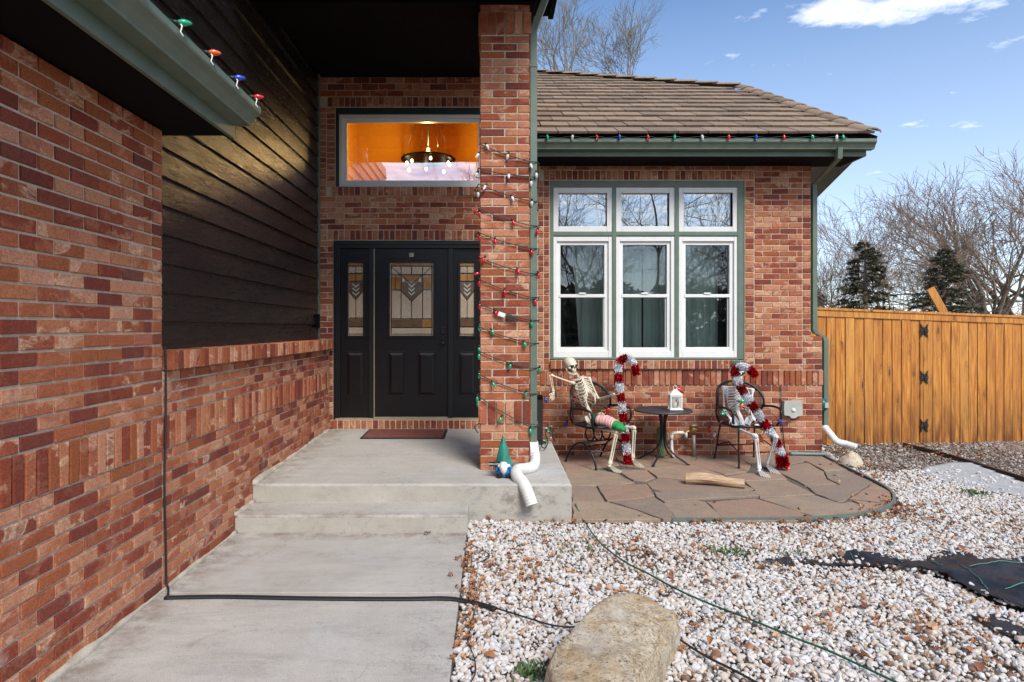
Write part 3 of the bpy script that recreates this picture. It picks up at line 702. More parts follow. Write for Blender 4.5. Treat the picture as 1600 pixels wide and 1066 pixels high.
# room behind the triple window
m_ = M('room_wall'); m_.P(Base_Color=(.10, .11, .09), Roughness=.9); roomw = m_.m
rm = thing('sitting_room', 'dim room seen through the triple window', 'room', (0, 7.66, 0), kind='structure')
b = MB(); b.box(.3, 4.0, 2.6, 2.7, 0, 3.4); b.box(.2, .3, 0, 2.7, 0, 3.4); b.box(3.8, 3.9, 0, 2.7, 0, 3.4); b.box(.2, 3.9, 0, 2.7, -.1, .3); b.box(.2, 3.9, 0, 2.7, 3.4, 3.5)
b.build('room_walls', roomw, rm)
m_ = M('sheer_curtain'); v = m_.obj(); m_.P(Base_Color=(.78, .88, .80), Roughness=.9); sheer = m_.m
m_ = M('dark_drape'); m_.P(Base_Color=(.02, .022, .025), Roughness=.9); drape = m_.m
def curtain(x0, x1, z0, z1, y, mt, label, amp=.025, per=.09, sweep=0.0):
    b = MB(); n = int((x1-x0)/.012); vs = []
    ph = random.uniform(0, 6)
    for j in range(9):
        t = j/8
        for i in range(n+1):
            u = i/n; x = x0+(x1-x0)*u; x = x+sweep*(1-t)*(1-u)
            vs.append((x, y+amp*math.sin(x/per*2*PI+ph+math.sin(x*9))*(.6+.4*(1-t))+.01*math.sin(x*41), z0+(z1-z0)*t))
    fs = [(j*(n+1)+i, j*(n+1)+i+1, (j+1)*(n+1)+i+1, (j+1)*(n+1)+i) for j in range(8) for i in range(n)]
    b.add(vs, fs, True); o = b.build('curtain', mt); return tag(o, label, 'curtain', 'curtains inside the triple window')
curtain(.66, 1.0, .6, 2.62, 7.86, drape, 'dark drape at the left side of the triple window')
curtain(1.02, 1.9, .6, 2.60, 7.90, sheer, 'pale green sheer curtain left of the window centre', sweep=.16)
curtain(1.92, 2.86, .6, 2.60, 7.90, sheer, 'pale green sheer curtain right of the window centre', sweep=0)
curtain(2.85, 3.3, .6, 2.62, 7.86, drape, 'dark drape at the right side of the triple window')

tr = thing('transom_window', 'long white framed window above the front door, warm light inside', 'window', (TX0, YW, TZ0))
W_ = TX1-TX0; Hh = TZ1-TZ0
b = MB(); b.box(0, .038, .01, .13, 0, Hh); b.box(.038, W_, .01, .13, Hh-.072, Hh); b.build('trim_frame', mat['darktrim'], tr)
b = MB(); frame_rect(b, .038, W_, .004, Hh-.073, .045, .03, .12, .045, .045); frame_rect(b, .083, W_-.045, .049, Hh-.118, .036, .05, .11)
b.build('sash_frame', mat['vinyl'], tr)
MB().box(.115, W_-.078, .08, .085, .08, Hh-.15).build('pane', mat['glass'], tr)

# entry hall behind door and transom
orange = M('hall_wall'); orange.P(Base_Color=orange.mix(orange.ramp(orange.noise(orange.pos(), 40, 4, .6), [(.4, 0.0), (.7, .35)]), (.67, .335, .028), (.60, .28, .02)), Roughness=.9)
hall = thing('entry_hall', 'orange lit hall seen through the window over the door', 'room', (0, 7.66, 0), kind='structure')
b = MB(); b.box(-2.1, .44, 2.2, 2.3, .3, 4.9); b.box(-2.12, -2.05, 0, 2.2, .3, 4.9); b.box(.38, .45, 0, 2.2, .3, 4.9)
b.add([(-2.05, 0, 4.72), (.38, 0, 4.72), (.38, 2.2, 4.72), (-2.05, 2.2, 4.72)], [(3, 2, 1, 0)]); b.box(-2.1, .44, 0, 2.2, .2, .3)
b.box(-2.1, .44, 0, 2.2, 4.73, 4.8)
b.build('hall_walls', orange.m, hall)
ch = thing('chandelier', 'dark wire chandelier with round glowing bulbs behind the long window', 'chandelier', (-.83, 8.55, 0))
def chz(py): return H-(py-VY)/F*8.55
b = MB(); b.tube([(0, 0, 4.72), (0, 0, chz(232))], .008, 6); b.build('rod', mat['iron'], ch)
b = MB(); b.ell((0, 0, chz(233)), (.035, .035, .035)); b.lathe([(.02, chz(235)), (.07, chz(239)), (.11, chz(245)), (.13, chz(249)), (.125, chz(249.5)), (.02, chz(240))], n=20)

for k in range(16):
    a = 2*PI*k/16; ca, sa = math.cos(a), math.sin(a)
    b.tube([(.02*ca, .02*sa, chz(236)), (.10*ca, .10*sa, chz(245)), (.36*ca, .36*sa, chz(249))], .004, 5)
b.lathe([(.33, chz(250)), (.37, chz(250)), (.37, chz(248.5)), (.33, chz(248.5))], n=32)
b.build('shade', mat['iron'], ch)
for k in range(4):
    a = 2*PI*k/4+.5
    b = MB(); b.tube([(0, 0, 4.72), (.36*math.cos(a), .36*math.sin(a), chz(249))], .0025, 4); b.build('stay_wire', mat['iron'], ch)
glow = mk_emit('bulb_glow', (1, .80, .50), 7)
for k in range(8):
    a = 2*PI*k/8+.2; r_ = .34 if k % 2 else .29
    b = MB(); b.ell((r_*math.cos(a), r_*math.sin(a), chz(256+4*(k % 2))), (.019, .019, .025)); b.build('bulb', glow, ch)
pl = bpy.data.lights.new('chandelier_light', 'POINT'); pl.energy = 90; pl.color = (1, .60, .22); pl.shadow_soft_size = .015
po = bpy.data.objects.new('chandelier_light', pl); C.objects.link(po); po.parent = ch; po.location = (0, -.1, 3.9)

# ------------------------------------------------------------------ front door
dr = thing('front_door', 'black panelled front door with leaded glass and two matching sidelights', 'front door', (DX0, YW, DZ0))
def dX(px): return Xw(px)-DX0
def dZ(py): return Zw(py)-DZ0
DH = DZ1-DZ0; DW = DX1-DX0
b = MB(); b.bbox(0, dX(531), .0, .15, 0, DH, .004); b.bbox(DW-dX(531), DW, .0, .15, 0, DH, .004); b.bbox(dX(531), DW-dX(531), .001, .15, DH-.09, DH, .004)
for a_, e_ in ((575.5, 583.2), (700, 707.8)): b.bbox(dX(a_), dX(e_), .01, .13, 0, DH-.088, .004)
b.bbox(.02, dX(528), -.012, .01, .0, DH-.015, .003); b.bbox(.02, DW-.02, -.013, .01, DH-.05, DH-.012, .003)
b.build('door_frame', mat['jamb'], dr)
MB().box(.03, DW-.03, -.02, .14, -.02, .012).build('threshold', mat['strip'], dr)
b = MB(); b.box(dX(583.3), dX(584.6), .028, .05, .012, dZ(388)); b.box(dX(584.6), dX(699.6), .03, .05, .012, .022); b.build('weatherstrip', mat['strip'], dr)
def panel_slab(nm, x0, x1, z0, z1, holes, panels, y):
    """slab with glass hole(s); raised panels; returns the object"""
    b = MB(); xs = sorted({x0, x1, *[h[0] for h in holes], *[h[1] for h in holes]}); zs = sorted({z0, z1, *[h[2] for h in holes], *[h[3] for h in holes]})
    for i in range(len(xs)-1):
        for j in range(len(zs)-1):
            cx, cz = (xs[i]+xs[i+1])/2, (zs[j]+zs[j+1])/2
            if any(h[0] < cx < h[1] and h[2] < cz < h[3] for h in holes): continue
            b.box(xs[i], xs[i+1], y, y+.045, zs[j], zs[j+1])
    for (hx0, hx1, hz0, hz1) in holes: frame_rect(b, hx0-.028, hx1+.028, hz0-.028, hz1+.028, .030, y-.014, y+.01)
    o = b.build(nm, mat['door'], dr)
    for (a0, a1, c0, c1) in panels:
        p = MB(); g = .016
        frame_rect(p, a0-.012, a1+.012, c0-.012, c1+.012, .014, y-.007, y+.002)
        v = [(a0+.004, y-.001, c0+.004), (a1-.004, y-.001, c0+.004), (a1-.004, y-.001, c1-.004), (a0+.004, y-.001, c1-.004),
             (a0+.034, y-.013, c0+.034), (a1-.034, y-.013, c0+.034), (a1-.034, y-.013, c1-.034), (a0+.034, y-.013, c1-.034)]
        p.add(v, [(4, 5, 6, 7)]+[(i, (i+1) % 4, 4+(i+1) % 4, 4+i) for i in range(4)]); p.build('raised_panel', mat['door'], o)
    return o
zt, zb = dZ(387), .014
hA = (dX(608), dX(677), dZ(525), dZ(409.5))
slab = panel_slab('door', dX(584.8), dX(699.4), zb, zt, [hA], [(dX(607), dX(630.5), dZ(618), dZ(551)), (dX(653), dX(679), dZ(618), dZ(551))], .035)
hL = (dX(542.5), dX(567), dZ(525), dZ(409.5)); hR = (dX(718), dX(741.5), dZ(525), dZ(409.5))
sl1 = panel_slab('sidelight', dX(531), dX(575.5), zb, zt, [hL], [(dX(541), dX(566.5), dZ(618), dZ(551))], .04)
sl2 = panel_slab('sidelight', dX(707.8), DW-dX(531), zb, zt, [hR], [(dX(717), dX(742), dZ(618), dZ(551))], .04)
def glassunit(par, h, y, full_):
    x0, x1, z0, z1 = h; W = x1-x0; Hg = z1-z0
    def piece(poly, m_, yy=0.0, nm='glass_piece'):
        b = MB(); n = len(poly); v = [(x0+p[0]*W, y+yy, z0+p[1]*Hg) for p in poly]; v += [(p[0], p[1]+.006, p[2]) for p in v]
        b.add(v, [tuple(range(n)), tuple(reversed(range(n, 2*n)))]+[(i, (i+1) % n, n+(i+1) % n, n+i) for i in range(n)]); b.build(nm, mat[m_], par)
    piece([(0, 0), (1, 0), (1, 1), (0, 1)], 'obscure', .012, 'backing_pane')
    if full_:
        A = [([(.05, .24), (.25, .24), (.25, .61), (.05, .61)], 'obscure'), ([(.27, .24), (.49, .24), (.49, .48), (.27, .60)], 'obscure'), ([(.51, .24), (.74, .24), (.74, .60), (.51, .48)], 'obscure'),
             ([(.76, .24), (.95, .24), (.95, .62), (.76, .62)], 'obscure'), ([(.05, .64), (.24, .64), (.24, .80), (.05, .80)], 'amber'), ([(.77, .65), (.95, .65), (.95, .80), (.77, .80)], 'amber'),
             ([(.5, .47), (.745, .61), (.745, .74), (.66, .74), (.5, .69), (.34, .74), (.255, .74), (.255, .61)], 'shield'), ([(.255, .75), (.745, .75), (.745, .82), (.255, .82)], 'amber'),
             ([(.05, .84), (.25, .84), (.25, .94), (.05, .94)], 'obscure'), ([(.27, .84), (.49, .84), (.49, .94), (.27, .94)], 'obscure'), ([(.51, .84), (.74, .84), (.74, .94), (.51, .94)], 'obscure'), ([(.76, .84), (.95, .84), (.95, .94), (.76, .94)], 'obscure'),
             ([(.03, .955), (.97, .955), (.97, .985), (.03, .985)], 'amber'), ([(.03, .12), (.74, .12), (.74, .22), (.03, .22)], 'shield'), ([(.76, .12), (.97, .12), (.97, .22), (.76, .22)], 'amber'), ([(.03, .03), (.97, .03), (.97, .105), (.03, .105)], 'obscure'),
             ([(.28, .73), (.35, .74), (.30, .80)], 'bevel'), ([(.72, .73), (.65, .74), (.70, .80)], 'bevel')]
        for cz in (.685, .63, .575): A.append(([(.5, cz-.03), (.57, cz+.012), (.57, cz+.03), (.5, cz-.008), (.43, cz+.03), (.43, cz+.012)], 'bevel'))
        lines = [((.26, .23), (.26, .83)), ((.5, .22), (.5, .47)), ((.75, .23), (.75, .83)), ((.26, .61), (.5, .465)), ((.5, .465), (.75, .61)), ((.03, .23), (.97, .23)), ((.03, .83), (.97, .83)), ((.03, .95), (.97, .95)),
                 ((.04, .03), (.04, .97)), ((.96, .03), (.96, .97)), ((.5, .83), (.5, .95)), ((.26, .83), (.26, .95)), ((.75, .83), (.75, .95)), ((.04, .94), (.25, .83)), ((.96, .94), (.72, .81)), ((.28, .82), (.5, .70)), ((.72, .82), (.5, .70)),
                 ((.03, .112), (.97, .112)), ((.04, .625), (.25, .625)), ((.75, .625), (.96, .625)), ((.13, .64), (.13, .81))]
    else:
        A = [([(.06, .25), (.48, .25), (.48, .50), (.06, .60)], 'obscure'), ([(.52, .25), (.94, .25), (.94, .60), (.52, .50)], 'obscure'), ([(.06, .86), (.48, .86), (.48, .94), (.06, .94)], 'obscure'), ([(.52, .86), (.94, .86), (.94, .94), (.52, .94)], 'obscure'),
             ([(.5, .49), (.95, .60), (.95, .73), (.05, .73), (.05, .60)], 'shield'), ([(.05, .75), (.95, .75), (.95, .84), (.05, .84)], 'amber'), ([(.05, .13), (.95, .13), (.95, .23), (.05, .23)], 'shield'), ([(.05, .03), (.95, .03), (.95, .115), (.05, .115)], 'obscure'),
             ([(.03, .955), (.97, .955), (.97, .985), (.03, .985)], 'amber')]
        for cz in (.685, .63, .575): A.append(([(.5, cz-.03), (.72, cz+.012), (.72, cz+.03), (.5, cz-.008), (.28, cz+.03), (.28, cz+.012)], 'bevel'))
        lines = [((.5, .22), (.5, .5)), ((.5, .74), (.5, .95)), ((.04, .61), (.5, .485)), ((.96, .61), (.5, .485)), ((.03, .24), (.97, .24)), ((.03, .85), (.97, .85)), ((.03, .95), (.97, .95)), ((.03, .74), (.97, .74)), ((.03, .12), (.97, .12))]
    for i, (p, m_) in enumerate(A): piece(p, m_, -.002-.0006*(m_ == 'bevel')*4 - (.002 if m_ == 'shield' else 0)-(.0015 if m_ == 'amber' else 0))
    b = MB()
    for (a, c) in lines: b.tube([(x0+a[0]*W, y-.004, z0+a[1]*Hg), (x0+c[0]*W, y-.004, z0+c[1]*Hg)], .0035, 5, smooth=False)
    b.build('lead_lines', mat['lead'], par)
glassunit(slab, hA, .045, True); glassunit(sl1, hL, .05, False); glassunit(sl2, hR, .05, False)
b = MB(); b.bbox(dX(688.5), dX(695), .01, .036, dZ(522), dZ(511), .006); b.build('keypad_lock', mat['jamb'], slab)
b = MB(); b.ell((dX(691.8), -.01, dZ(536.5)), (.026, .026, .03)); b.tube([(dX(691.8), -.005, dZ(536.5)), (dX(691.8), .036, dZ(536.5))], .02, 10); b.tube([(dX(688), -.012, dZ(534.5)), (dX(696), -.012, dZ(535.5))], .009, 8); b.build('handle', mat['iron'], slab)
b = MB(); b.bbox(dX(638.5), dX(646), .028, .036, dZ(401.5), dZ(394.5), .006); b.ell((dX(642.3), .028, dZ(398)), (.014, .006, .014)); b.build('door_emblem', mat['strip'], slab)

dm = thing('doormat', 'dark red rubber-edged doormat lying before the front door', 'doormat', (-.95, 7.13, .312))
b = MB(); b.bbox(-.46, .46, -.27, .27, .004, .016, .004); b.build('border', mat['rubber'], dm)
b = MB(); b.bbox(-.435, .435, -.245, .245, .010, .0195, .003); b.build('pile', mat['mat'], dm)
dm.rotation_euler = (math.atan(.0194), 0, 0)

# ------------------------------------------------------------------ ground, walk, steps, landing
def zl(Y): return .273+(Y-5.03)*.0194
m_ = mk_soil
tag(MB().add([(-400, -400, -.06), (400, -400, -.06), (400, 400, -.06), (-400, 400, -.06)], [(0, 1, 2, 3)]).build('ground', mat['soil']), kind='structure')
WR = -.170
wk = MB(); wk.bbox(AW+.002, WR, 3.62, 4.68, -.12, 0.0, .006); wk.bbox(AW+.002, WR-.002, -4, 3.612, -.12, -.001, .006)
tag(wk.build('walkway', mat['walk']), 'grey concrete walk leading to the front steps', kind='structure')
def slab_obj(name, poly, zt_, zb_, mt, mtside, label):
    n = len(poly); r = .012
    b = MB(); ce = Vector((sum(p[0] for p in poly)/n, sum(p[1] for p in poly)/n, 0))
    bm = bmesh.new(); tv = [bm.verts.new((p[0], p[1], zt_(p[1]))) for p in poly]; bv = [bm.verts.new((p[0], p[1], zb_)) for p in poly]
    bm.faces.new(tv); bm.faces.new(list(reversed(bv)))
    for i in range(n): bm.faces.new((tv[(i+1) % n], tv[i], bv[i], bv[(i+1) % n])).material_index = 1
    bmesh.ops.recalc_face_normals(bm, faces=bm.faces)
    ed = [e for e in bm.edges if all(v in tv for v in e.verts)]
    bmesh.ops.bevel(bm, geom=ed, offset=.02, segments=4, profile=.5, affect='EDGES')
    me = bpy.data.meshes.new(name); bm.to_mesh(me); bm.free(); me.materials.append(mt); me.materials.append(mtside)
    o = bpy.data.objects.new(name, me); C.objects.link(o); return tag(o, label, kind='structure')
slab_obj('step', [(AW+.003, 4.68), (-.163, 4.68), (-.163, 5.10), (AW+.003, 5.10)], lambda Y: .128+(Y-4.68)*.01, -.1, mat['landing'], mat['riser'], 'lower concrete step')
slab_obj('landing', [(AW+.003, 5.03), (.655, 5.03), (.664, 6.75), (.445, 6.75), (.445, 7.495), (AW+.003, 7.495)], zl, -.1, mat['landing'], mat['riser'], 'concrete porch landing')

sm_ = MB()
def smear(y0, y1, zf):
    n = int((y1-y0)/.05); pts = []; rr = []
    for i in range(n+1):
        y = y0+(y1-y0)*i/n; q = mnoise.noise(Vector((y*3.1, 1.5, zf(y)))); q2 = mnoise.noise(Vector((y*11, 4.5, 0)))
        pts.append((AW+.004, y, zf(y)+.001)); rr.append(max(.008, .020+.022*q+.010*q2))
    sm_.tube(pts, rr, 8)
smear(-1, 4.68, lambda y: 0.0); smear(5.03, 7.4, zl); smear(4.68, 5.03, lambda y: .128)
tag(sm_.build('cement_joint', plain('cement_smear', (.40, .36, .29), .95, var=.3, bump=.8, bs=60)), 'rough cement line where the brick wall meets the walk', kind='structure')

# patio
patio = thing('flagstone_patio', 'rounded flagstone patio of pinkish slabs beneath the chairs', 'patio', (2.5, 6.2, 0))
PO = Vector((2.5, 6.2, 0)); PZ = .018
edge_px = [(1285, 713), (1325, 734), (1362, 752), (1385, 765), (1396, 776), (1396, 788), (1382, 797), (1350, 805.5), (1300, 811.5), (1240, 814), (1150, 815), (1050, 815), (897, 813.5)]
edge = [G(x, y, .0) for x, y in edge_px]
bed = [(.664, edge[-1].y), (.664, 7.50)]+[(3.955, 7.50)]+[(p.x, p.y) for p in edge[:-1]]
m_ = M('joint_sand'); v = m_.pos(); m_.P(Base_Color=m_.ramp(m_.noise(v, 30, 5, .7), [(.35, (.055, .05, .042)), (.65, (.14, .125, .105))]), Roughness=.95); m_.bump(m_.noise(v, 150, 3, .6), .6, .004)
jb = MB(); jb.prism([(p[0]-PO.x, p[1]-PO.y) for p in bed][::-1], -.05, .004); jb.build('joint_bed', m_.m, patio)
stones = [
 [(872,711.5),(960,711.5),(966,726),(932,730),(903,735),(884,735)],
 [(963,711.5),(1040,711.5),(1088,712),(1083,725),(1010,733),(969,726)],
 [(1091,712),(1150,711.5),(1172,727),(1165,737),(1132,741),(1086,727)],
 [(1153,711.5),(1232,711.5),(1262,719),(1230,726),(1200,729),(1176,727)],
 [(1236,712.5),(1285,713.5),(1322,733.5),(1288,735),(1264,722)],
 [(883,737),(930,732.5),(965,740),(990,753),(958,757),(893,757.5)],
 [(968,734),(1010,735),(1022,746),(1008,752),(990,750),(970,738)],
 [(1013,734.5),(1082,727),(1130,743),(1115,748.5),(1060,748),(1028,745.5)],
 [(1012,754),(1030,747.5),(1070,750),(1130,750.5),(1163,757),(1178,764),(1150,766),(1040,767.5),(1020,763)],
 [(893.5,759.5),(930,759.5),(943,782),(895,783)],
 [(934,759),(1010,757),(1021,774),(995,779),(950,783)],
 [(895,785),(948,785),(990,797),(1030,811),(897,812)],
 [(954,784.5),(995,781),(1022,778),(1036,787),(1056,811),(1036,811),(1000,798)],
 [(1024,769.5),(1100,768),(1150,768),(1180,768),(1184,775),(1135,777),(1080,780),(1040,785),(1028,777)],
 [(1037,787),(1085,781.5),(1102,785),(1131,811.5),(1060,811.5)],
 [(1106,784),(1180,778),(1217,789),(1273,808),(1240,812),(1135,812)],
 [(1164,752),(1228,750),(1272,772),(1188,776.5),(1180,765)],
 [(1134,744),(1168,738.5),(1215,736),(1228,747.5),(1164,750)],
 [(1206,731),(1232,728),(1262,723),(1286,737),(1290,748),(1308,756.5),(1258,757.5)],
 [(1262,759.5),(1311,757.5),(1293,747),(1289,737),(1324,735.5),(1362,753.5),(1318,782),(1309,783.5),(1275,771)],
 [(1190,778.5),(1276,774),(1312,786),(1328,783),(1349,790),(1336,802),(1276,807.5),(1221,788)],
 [(1329,779),(1365,755.5),(1389,769),(1391,778),(1380,785)],
 [(1332,781.5),(1380,787.5),(1384,791),(1352,800),(1341,802),(1352,790)],
]
for pl_ in stones:
    g = [G(x, y, PZ) for x, y in pl_]; gc = sum(g, Vector())/len(g); g = [q+(q-gc).normalized()*.010 for q in g]; pts = []
    n = len(g)
    for i in range(n):
        a, c = g[i], g[(i+1) % n]; d = c-a; L_ = d.length; k = max(1, int(L_/.09)); nn = Vector((-d.y, d.x, 0)).normalized()
        for t in range(k):
            q = a+d*t/k+nn*(mnoise.noise(Vector((a.x*3+t*.7, a.y*3, 2)))*.020 if t else 0); pts.append((q.x-PO.x, q.y-PO.y))
    bm = bmesh.new(); vs = [bm.verts.new((p[0], p[1], PZ+random.uniform(-.001, .001))) for p in pts]
    zo = random.uniform(-.007, .006); f = bm.faces.new(vs)
    if f.normal.z < 0: f.normal_flip()
    bm.normal_update()
    if f.normal.z < 0: f.normal_flip()
    r = bmesh.ops.extrude_face_region(bm, geom=[f]); bmesh.ops.translate(bm, verts=[e for e in r['geom'] if isinstance(e, bmesh.types.BMVert)], vec=(0, 0, -.03))
    bm.normal_update(); bmesh.ops.recalc_face_normals(bm, faces=bm.faces)
    te = [e for e in bm.edges if all(v.co.z > 0.0 for v in e.verts)]
    bmesh.ops.bevel(bm, geom=te, offset=.004, segments=1, affect='EDGES')
    me = bpy.data.meshes.new('flagstone'); bm.to_mesh(me); bm.free(); me.materials.append(mat['flag'])
    inst('flagstone', me, patio, (0, 0, zo))
eg = thing('lawn_edging', 'grey green metal edging strip curving round the flagstone patio', 'edging', (3.5, 5.5, 0))
pp = smooth_path([p-Vector((3.5, 5.5, 0))+Vector((0, 0, .012)) for p in edge[:-1]], 5)
b = MB(); b.tube(pp, .017, 4, flat=1.5, up=(0, 0, 1), smooth=False, rot=.5); b.build('strip', plain('edging_metal', (.13, .16, .14), .5, bump=.5), eg)

# ------------------------------------------------------------------ landscape fabric, slabs
def polyin(px, py, poly):
    inside = np.zeros(len(px), bool); n = len(poly)
    for i in range(n):
        x1, y1 = poly[i]; x2, y2 = poly[(i+1) % n]
        c = ((y1 > py) != (y2 > py)) & (px < (x2-x1)*(py-y1)/((y2-y1) if y2 != y1 else 1e-9)+x1)
        inside ^= c
    return inside
fab_px = [(1185, 880), (1250, 877), (1310, 873), (1330, 871), (1370, 873), (1400, 882), (1440, 887), (1452, 880), (1455, 872), (1480, 866), (1505, 868), (1525, 876), (1560, 881), (1590, 879), (1640, 872),
          (1700, 900), (1700, 985), (1620, 965), (1560, 945), (1520, 925), (1480, 905), (1440, 896), (1400, 890), (1350, 886), (1290, 883), (1230, 882)]
fab = [G(x, y) for x, y in fab_px]
fab2 = [G(x, y) for x, y in [(1515, 962), (1560, 968), (1600, 985), (1680, 1020), (1680, 1050), (1600, 1008), (1550, 985)]]
def sheet(name, poly, label, mt, seed=0, amp=.03, res=.025, cat='fabric', zb=0.0):
    xs = [p.x for p in poly]; ys = [p.y for p in poly]; gx = np.arange(min(xs)-res, max(xs)+res, res); gy = np.arange(min(ys)-res, max(ys)+res, res)
    X, Y = np.meshgrid(gx, gy); ins = polyin(X.ravel(), Y.ravel(), [(p.x, p.y) for p in poly]).reshape(X.shape)
    idx = -np.ones(X.shape, int); vs = []; 
    def hgt(x, y): return zb+amp*(.5+mnoise.noise(Vector((x*2.2+seed, y*4.5, .3)))*.9+.5*abs(mnoise.noise(Vector((x*7+seed, y*9, 1.7))))+.35*(1-abs(mnoise.noise(Vector((x*12+seed+y*9, y*5, 3.7)))*3)%1.0)*.5)
    b = MB(); fs = []
    for j in range(X.shape[0]-1):
        for i in range(X.shape[1]-1):
            if ins[j:j+2, i:i+2].sum() >= 2:
                q = []
                for (jj, ii) in ((j, i), (j, i+1), (j+1, i+1), (j+1, i)):
                    if idx[jj, ii] < 0: idx[jj, ii] = len(vs); vs.append((X[jj, ii], Y[jj, ii], hgt(X[jj, ii], Y[jj, ii])))
                    q.append(idx[jj, ii])
                fs.append(tuple(q))
    b.add(vs, fs, True); o = b.build(name, mt); sm = o.modifiers.new('thick', 'SOLIDIFY'); sm.thickness = .003
    return tag(o, label, cat), hgt
fo, fh = sheet('landscape_fabric', fab, 'crumpled black landscape fabric showing through the white gravel', mat['fabric'], 0, .045)
fo2, _ = sheet('landscape_fabric', fab2, 'small torn strip of black landscape fabric at the bottom right', mat['fabric'], 5, .02)
thr_ = plain('teal_thread', (.07, .21, .19), .5)
for ln in ([(1395, 878), (1412, 890)], [(1500, 893), (1530, 915), (1545, 930)], [(1515, 896), (1560, 891), (1640, 885)], [(1570, 930), (1640, 920)], [(1455, 884), (1475, 893)], [(1328, 873), (1336, 880)]):
    p = [G(*q) for q in ln]; pts = []
    for i in range(len(p)-1):
        for k in range(8): q = p[i].lerp(p[i+1], k/8); pts.append((q.x, q.y, fh(q.x, q.y)+.004))
    b = MB(); b.tube(pts, .003, 4); b.build('marking_thread', thr_, fo)
m_ = plain('slab_grey', (.36, .37, .37), .9, bump=.4)
slabp = [G(x, y, .0) for x, y in [(1440, 731), (1475, 724), (1515, 722), (1535, 731), (1570, 744), (1640, 768), (1640, 785), (1560, 768), (1500, 757), (1445, 741)]]
o_, _ = sheet('stepping_slab', slabp, 'half buried pale grey slab in the white gravel near the fence', m_, 2, .008, .05, 'slab', -.008)

# ------------------------------------------------------------------ gravel
def ico(sub):
    bm = bmesh.new(); bmesh.ops.create_icosphere(bm, subdivisions=sub, radius=1.0)
    v = np.array([x.co[:] for x in bm.verts]); f = np.array([[q.index for q in p.verts] for p in bm.faces]); bm.free(); return v, f
def pebbles(name, xy, z, size, mt, sub, label, rough=.22, smooth=False, colr=None, flat=(.5, .85)):
    v, f = ico(sub); n = len(xy); nv = len(v)
    sc = size[:, None]*np.stack([rng.uniform(.8, 1.35, n), rng.uniform(.65, 1.0, n), rng.uniform(flat[0], flat[1], n)], 1)
    variants = np.repeat(v[None], 24, 0)*(1+rng.uniform(-rough*.3, rough*.3, (24, nv, 1)))
    for q in range(24):
        for _ in range(7):
            d = rng.normal(size=3); d /= np.linalg.norm(d); hh = rng.uniform(.55, .85); pr = variants[q] @ d; ex = np.clip(pr-hh, 0, None); variants[q] -= ex[:, None]*d[None]
    vi = rng.randint(0, 24, n); V = variants[vi]*sc[:, None, :]
    a = rng.uniform(0, 2*np.pi, n); t = rng.normal(0, .35, n); t2 = rng.normal(0, .35, n)
    def rot(V, ang, i, j):
        c, s_ = np.cos(ang)[:, None], np.sin(ang)[:, None]; A, B = V[..., i].copy(), V[..., j].copy(); V[..., i] = A*c-B*s_; V[..., j] = A*s_+B*c
    rot(V, t, 0, 2); rot(V, t2, 1, 2); rot(V, a, 0, 1)
    V += np.concatenate([xy, z[:, None]], 1)[:, None, :]
    me = bpy.data.meshes.new(name); me.vertices.add(n*nv); me.vertices.foreach_set('co', V.reshape(-1).astype(np.float32))
    nf = len(f); FF = (f[None]+(np.arange(n)*nv)[:, None, None]).reshape(-1)
    me.loops.add(len(FF)); me.loops.foreach_set('vertex_index', FF.astype(np.int32))
    me.polygons.add(n*nf); me.polygons.foreach_set('loop_start', (np.arange(n*nf)*3).astype(np.int32))
    me.polygons.foreach_set('use_smooth', np.full(n*nf, smooth))
    me.update(calc_edges=True)
    col = colr if colr is not None else rng.uniform(0, 1, n)
    at = me.attributes.new('rnd', 'FLOAT', 'FACE'); at.data.foreach_set('value', np.repeat(col, nf).astype(np.float32))
    me.materials.append(mt); o = bpy.data.objects.new(name, me); C.objects.link(o); return tag(o, label, 'gravel', kind='stuff')
def in_view(x, y, m=120):
    px = VX+x/y*F; return (px > 560) & (px < 1600+m) & (y > 2.25)
white = mk_pebble('white_gravel', [(0, (.20, .10, .06)), (.05, (.30, .17, .11)), (.13, (.46, .32, .23)), (.22, (.49, .40, .32)), (.32, (.52, .465, .41)), (.6, (.57, .54, .51)), (.85, (.62, .61, .60)), (1, (.40, .42, .46))])
brown = mk_pebble('brown_gravel', [(0, (.05, .04, .035)), (.3, (.15, .11, .085)), (.6, (.25, .20, .17)), (.85, (.36, .33, .30)), (1, (.50, .49, .47))])
patio_poly = [(.5, edge[-1].y-.02), (.5, 7.6), (3.97, 7.6)]+[(p.x+.02, p.y-.02) for p in edge[:-1]]
strip_px = [(1412, 696), (1440, 703), (1480, 713), (1520, 725), (1560, 738), (1600, 750), (1680, 775)]
strip = [G(x, y, -.02) for x, y in strip_px]
wb_poly = [(p.x, p.y) for p in [G(x, y) for x, y in [(1322, 733), (1345, 734), (1390, 738), (1440, 731), (1500, 727), (1545, 737), (1600, 757), (1760, 800), (2400, 1100), (2400, 1500), (600, 1500), (600, 700), (1290, 700)]]]
bould_px = [(845, 1100), (855, 1030), (885, 1000), (935, 965), (1000, 945), (1050, 960), (1052, 1000), (1010, 1060), (985, 1110)]
bould_poly = [(p.x, p.y) for p in [G(x, y) for x, y in bould_px]]
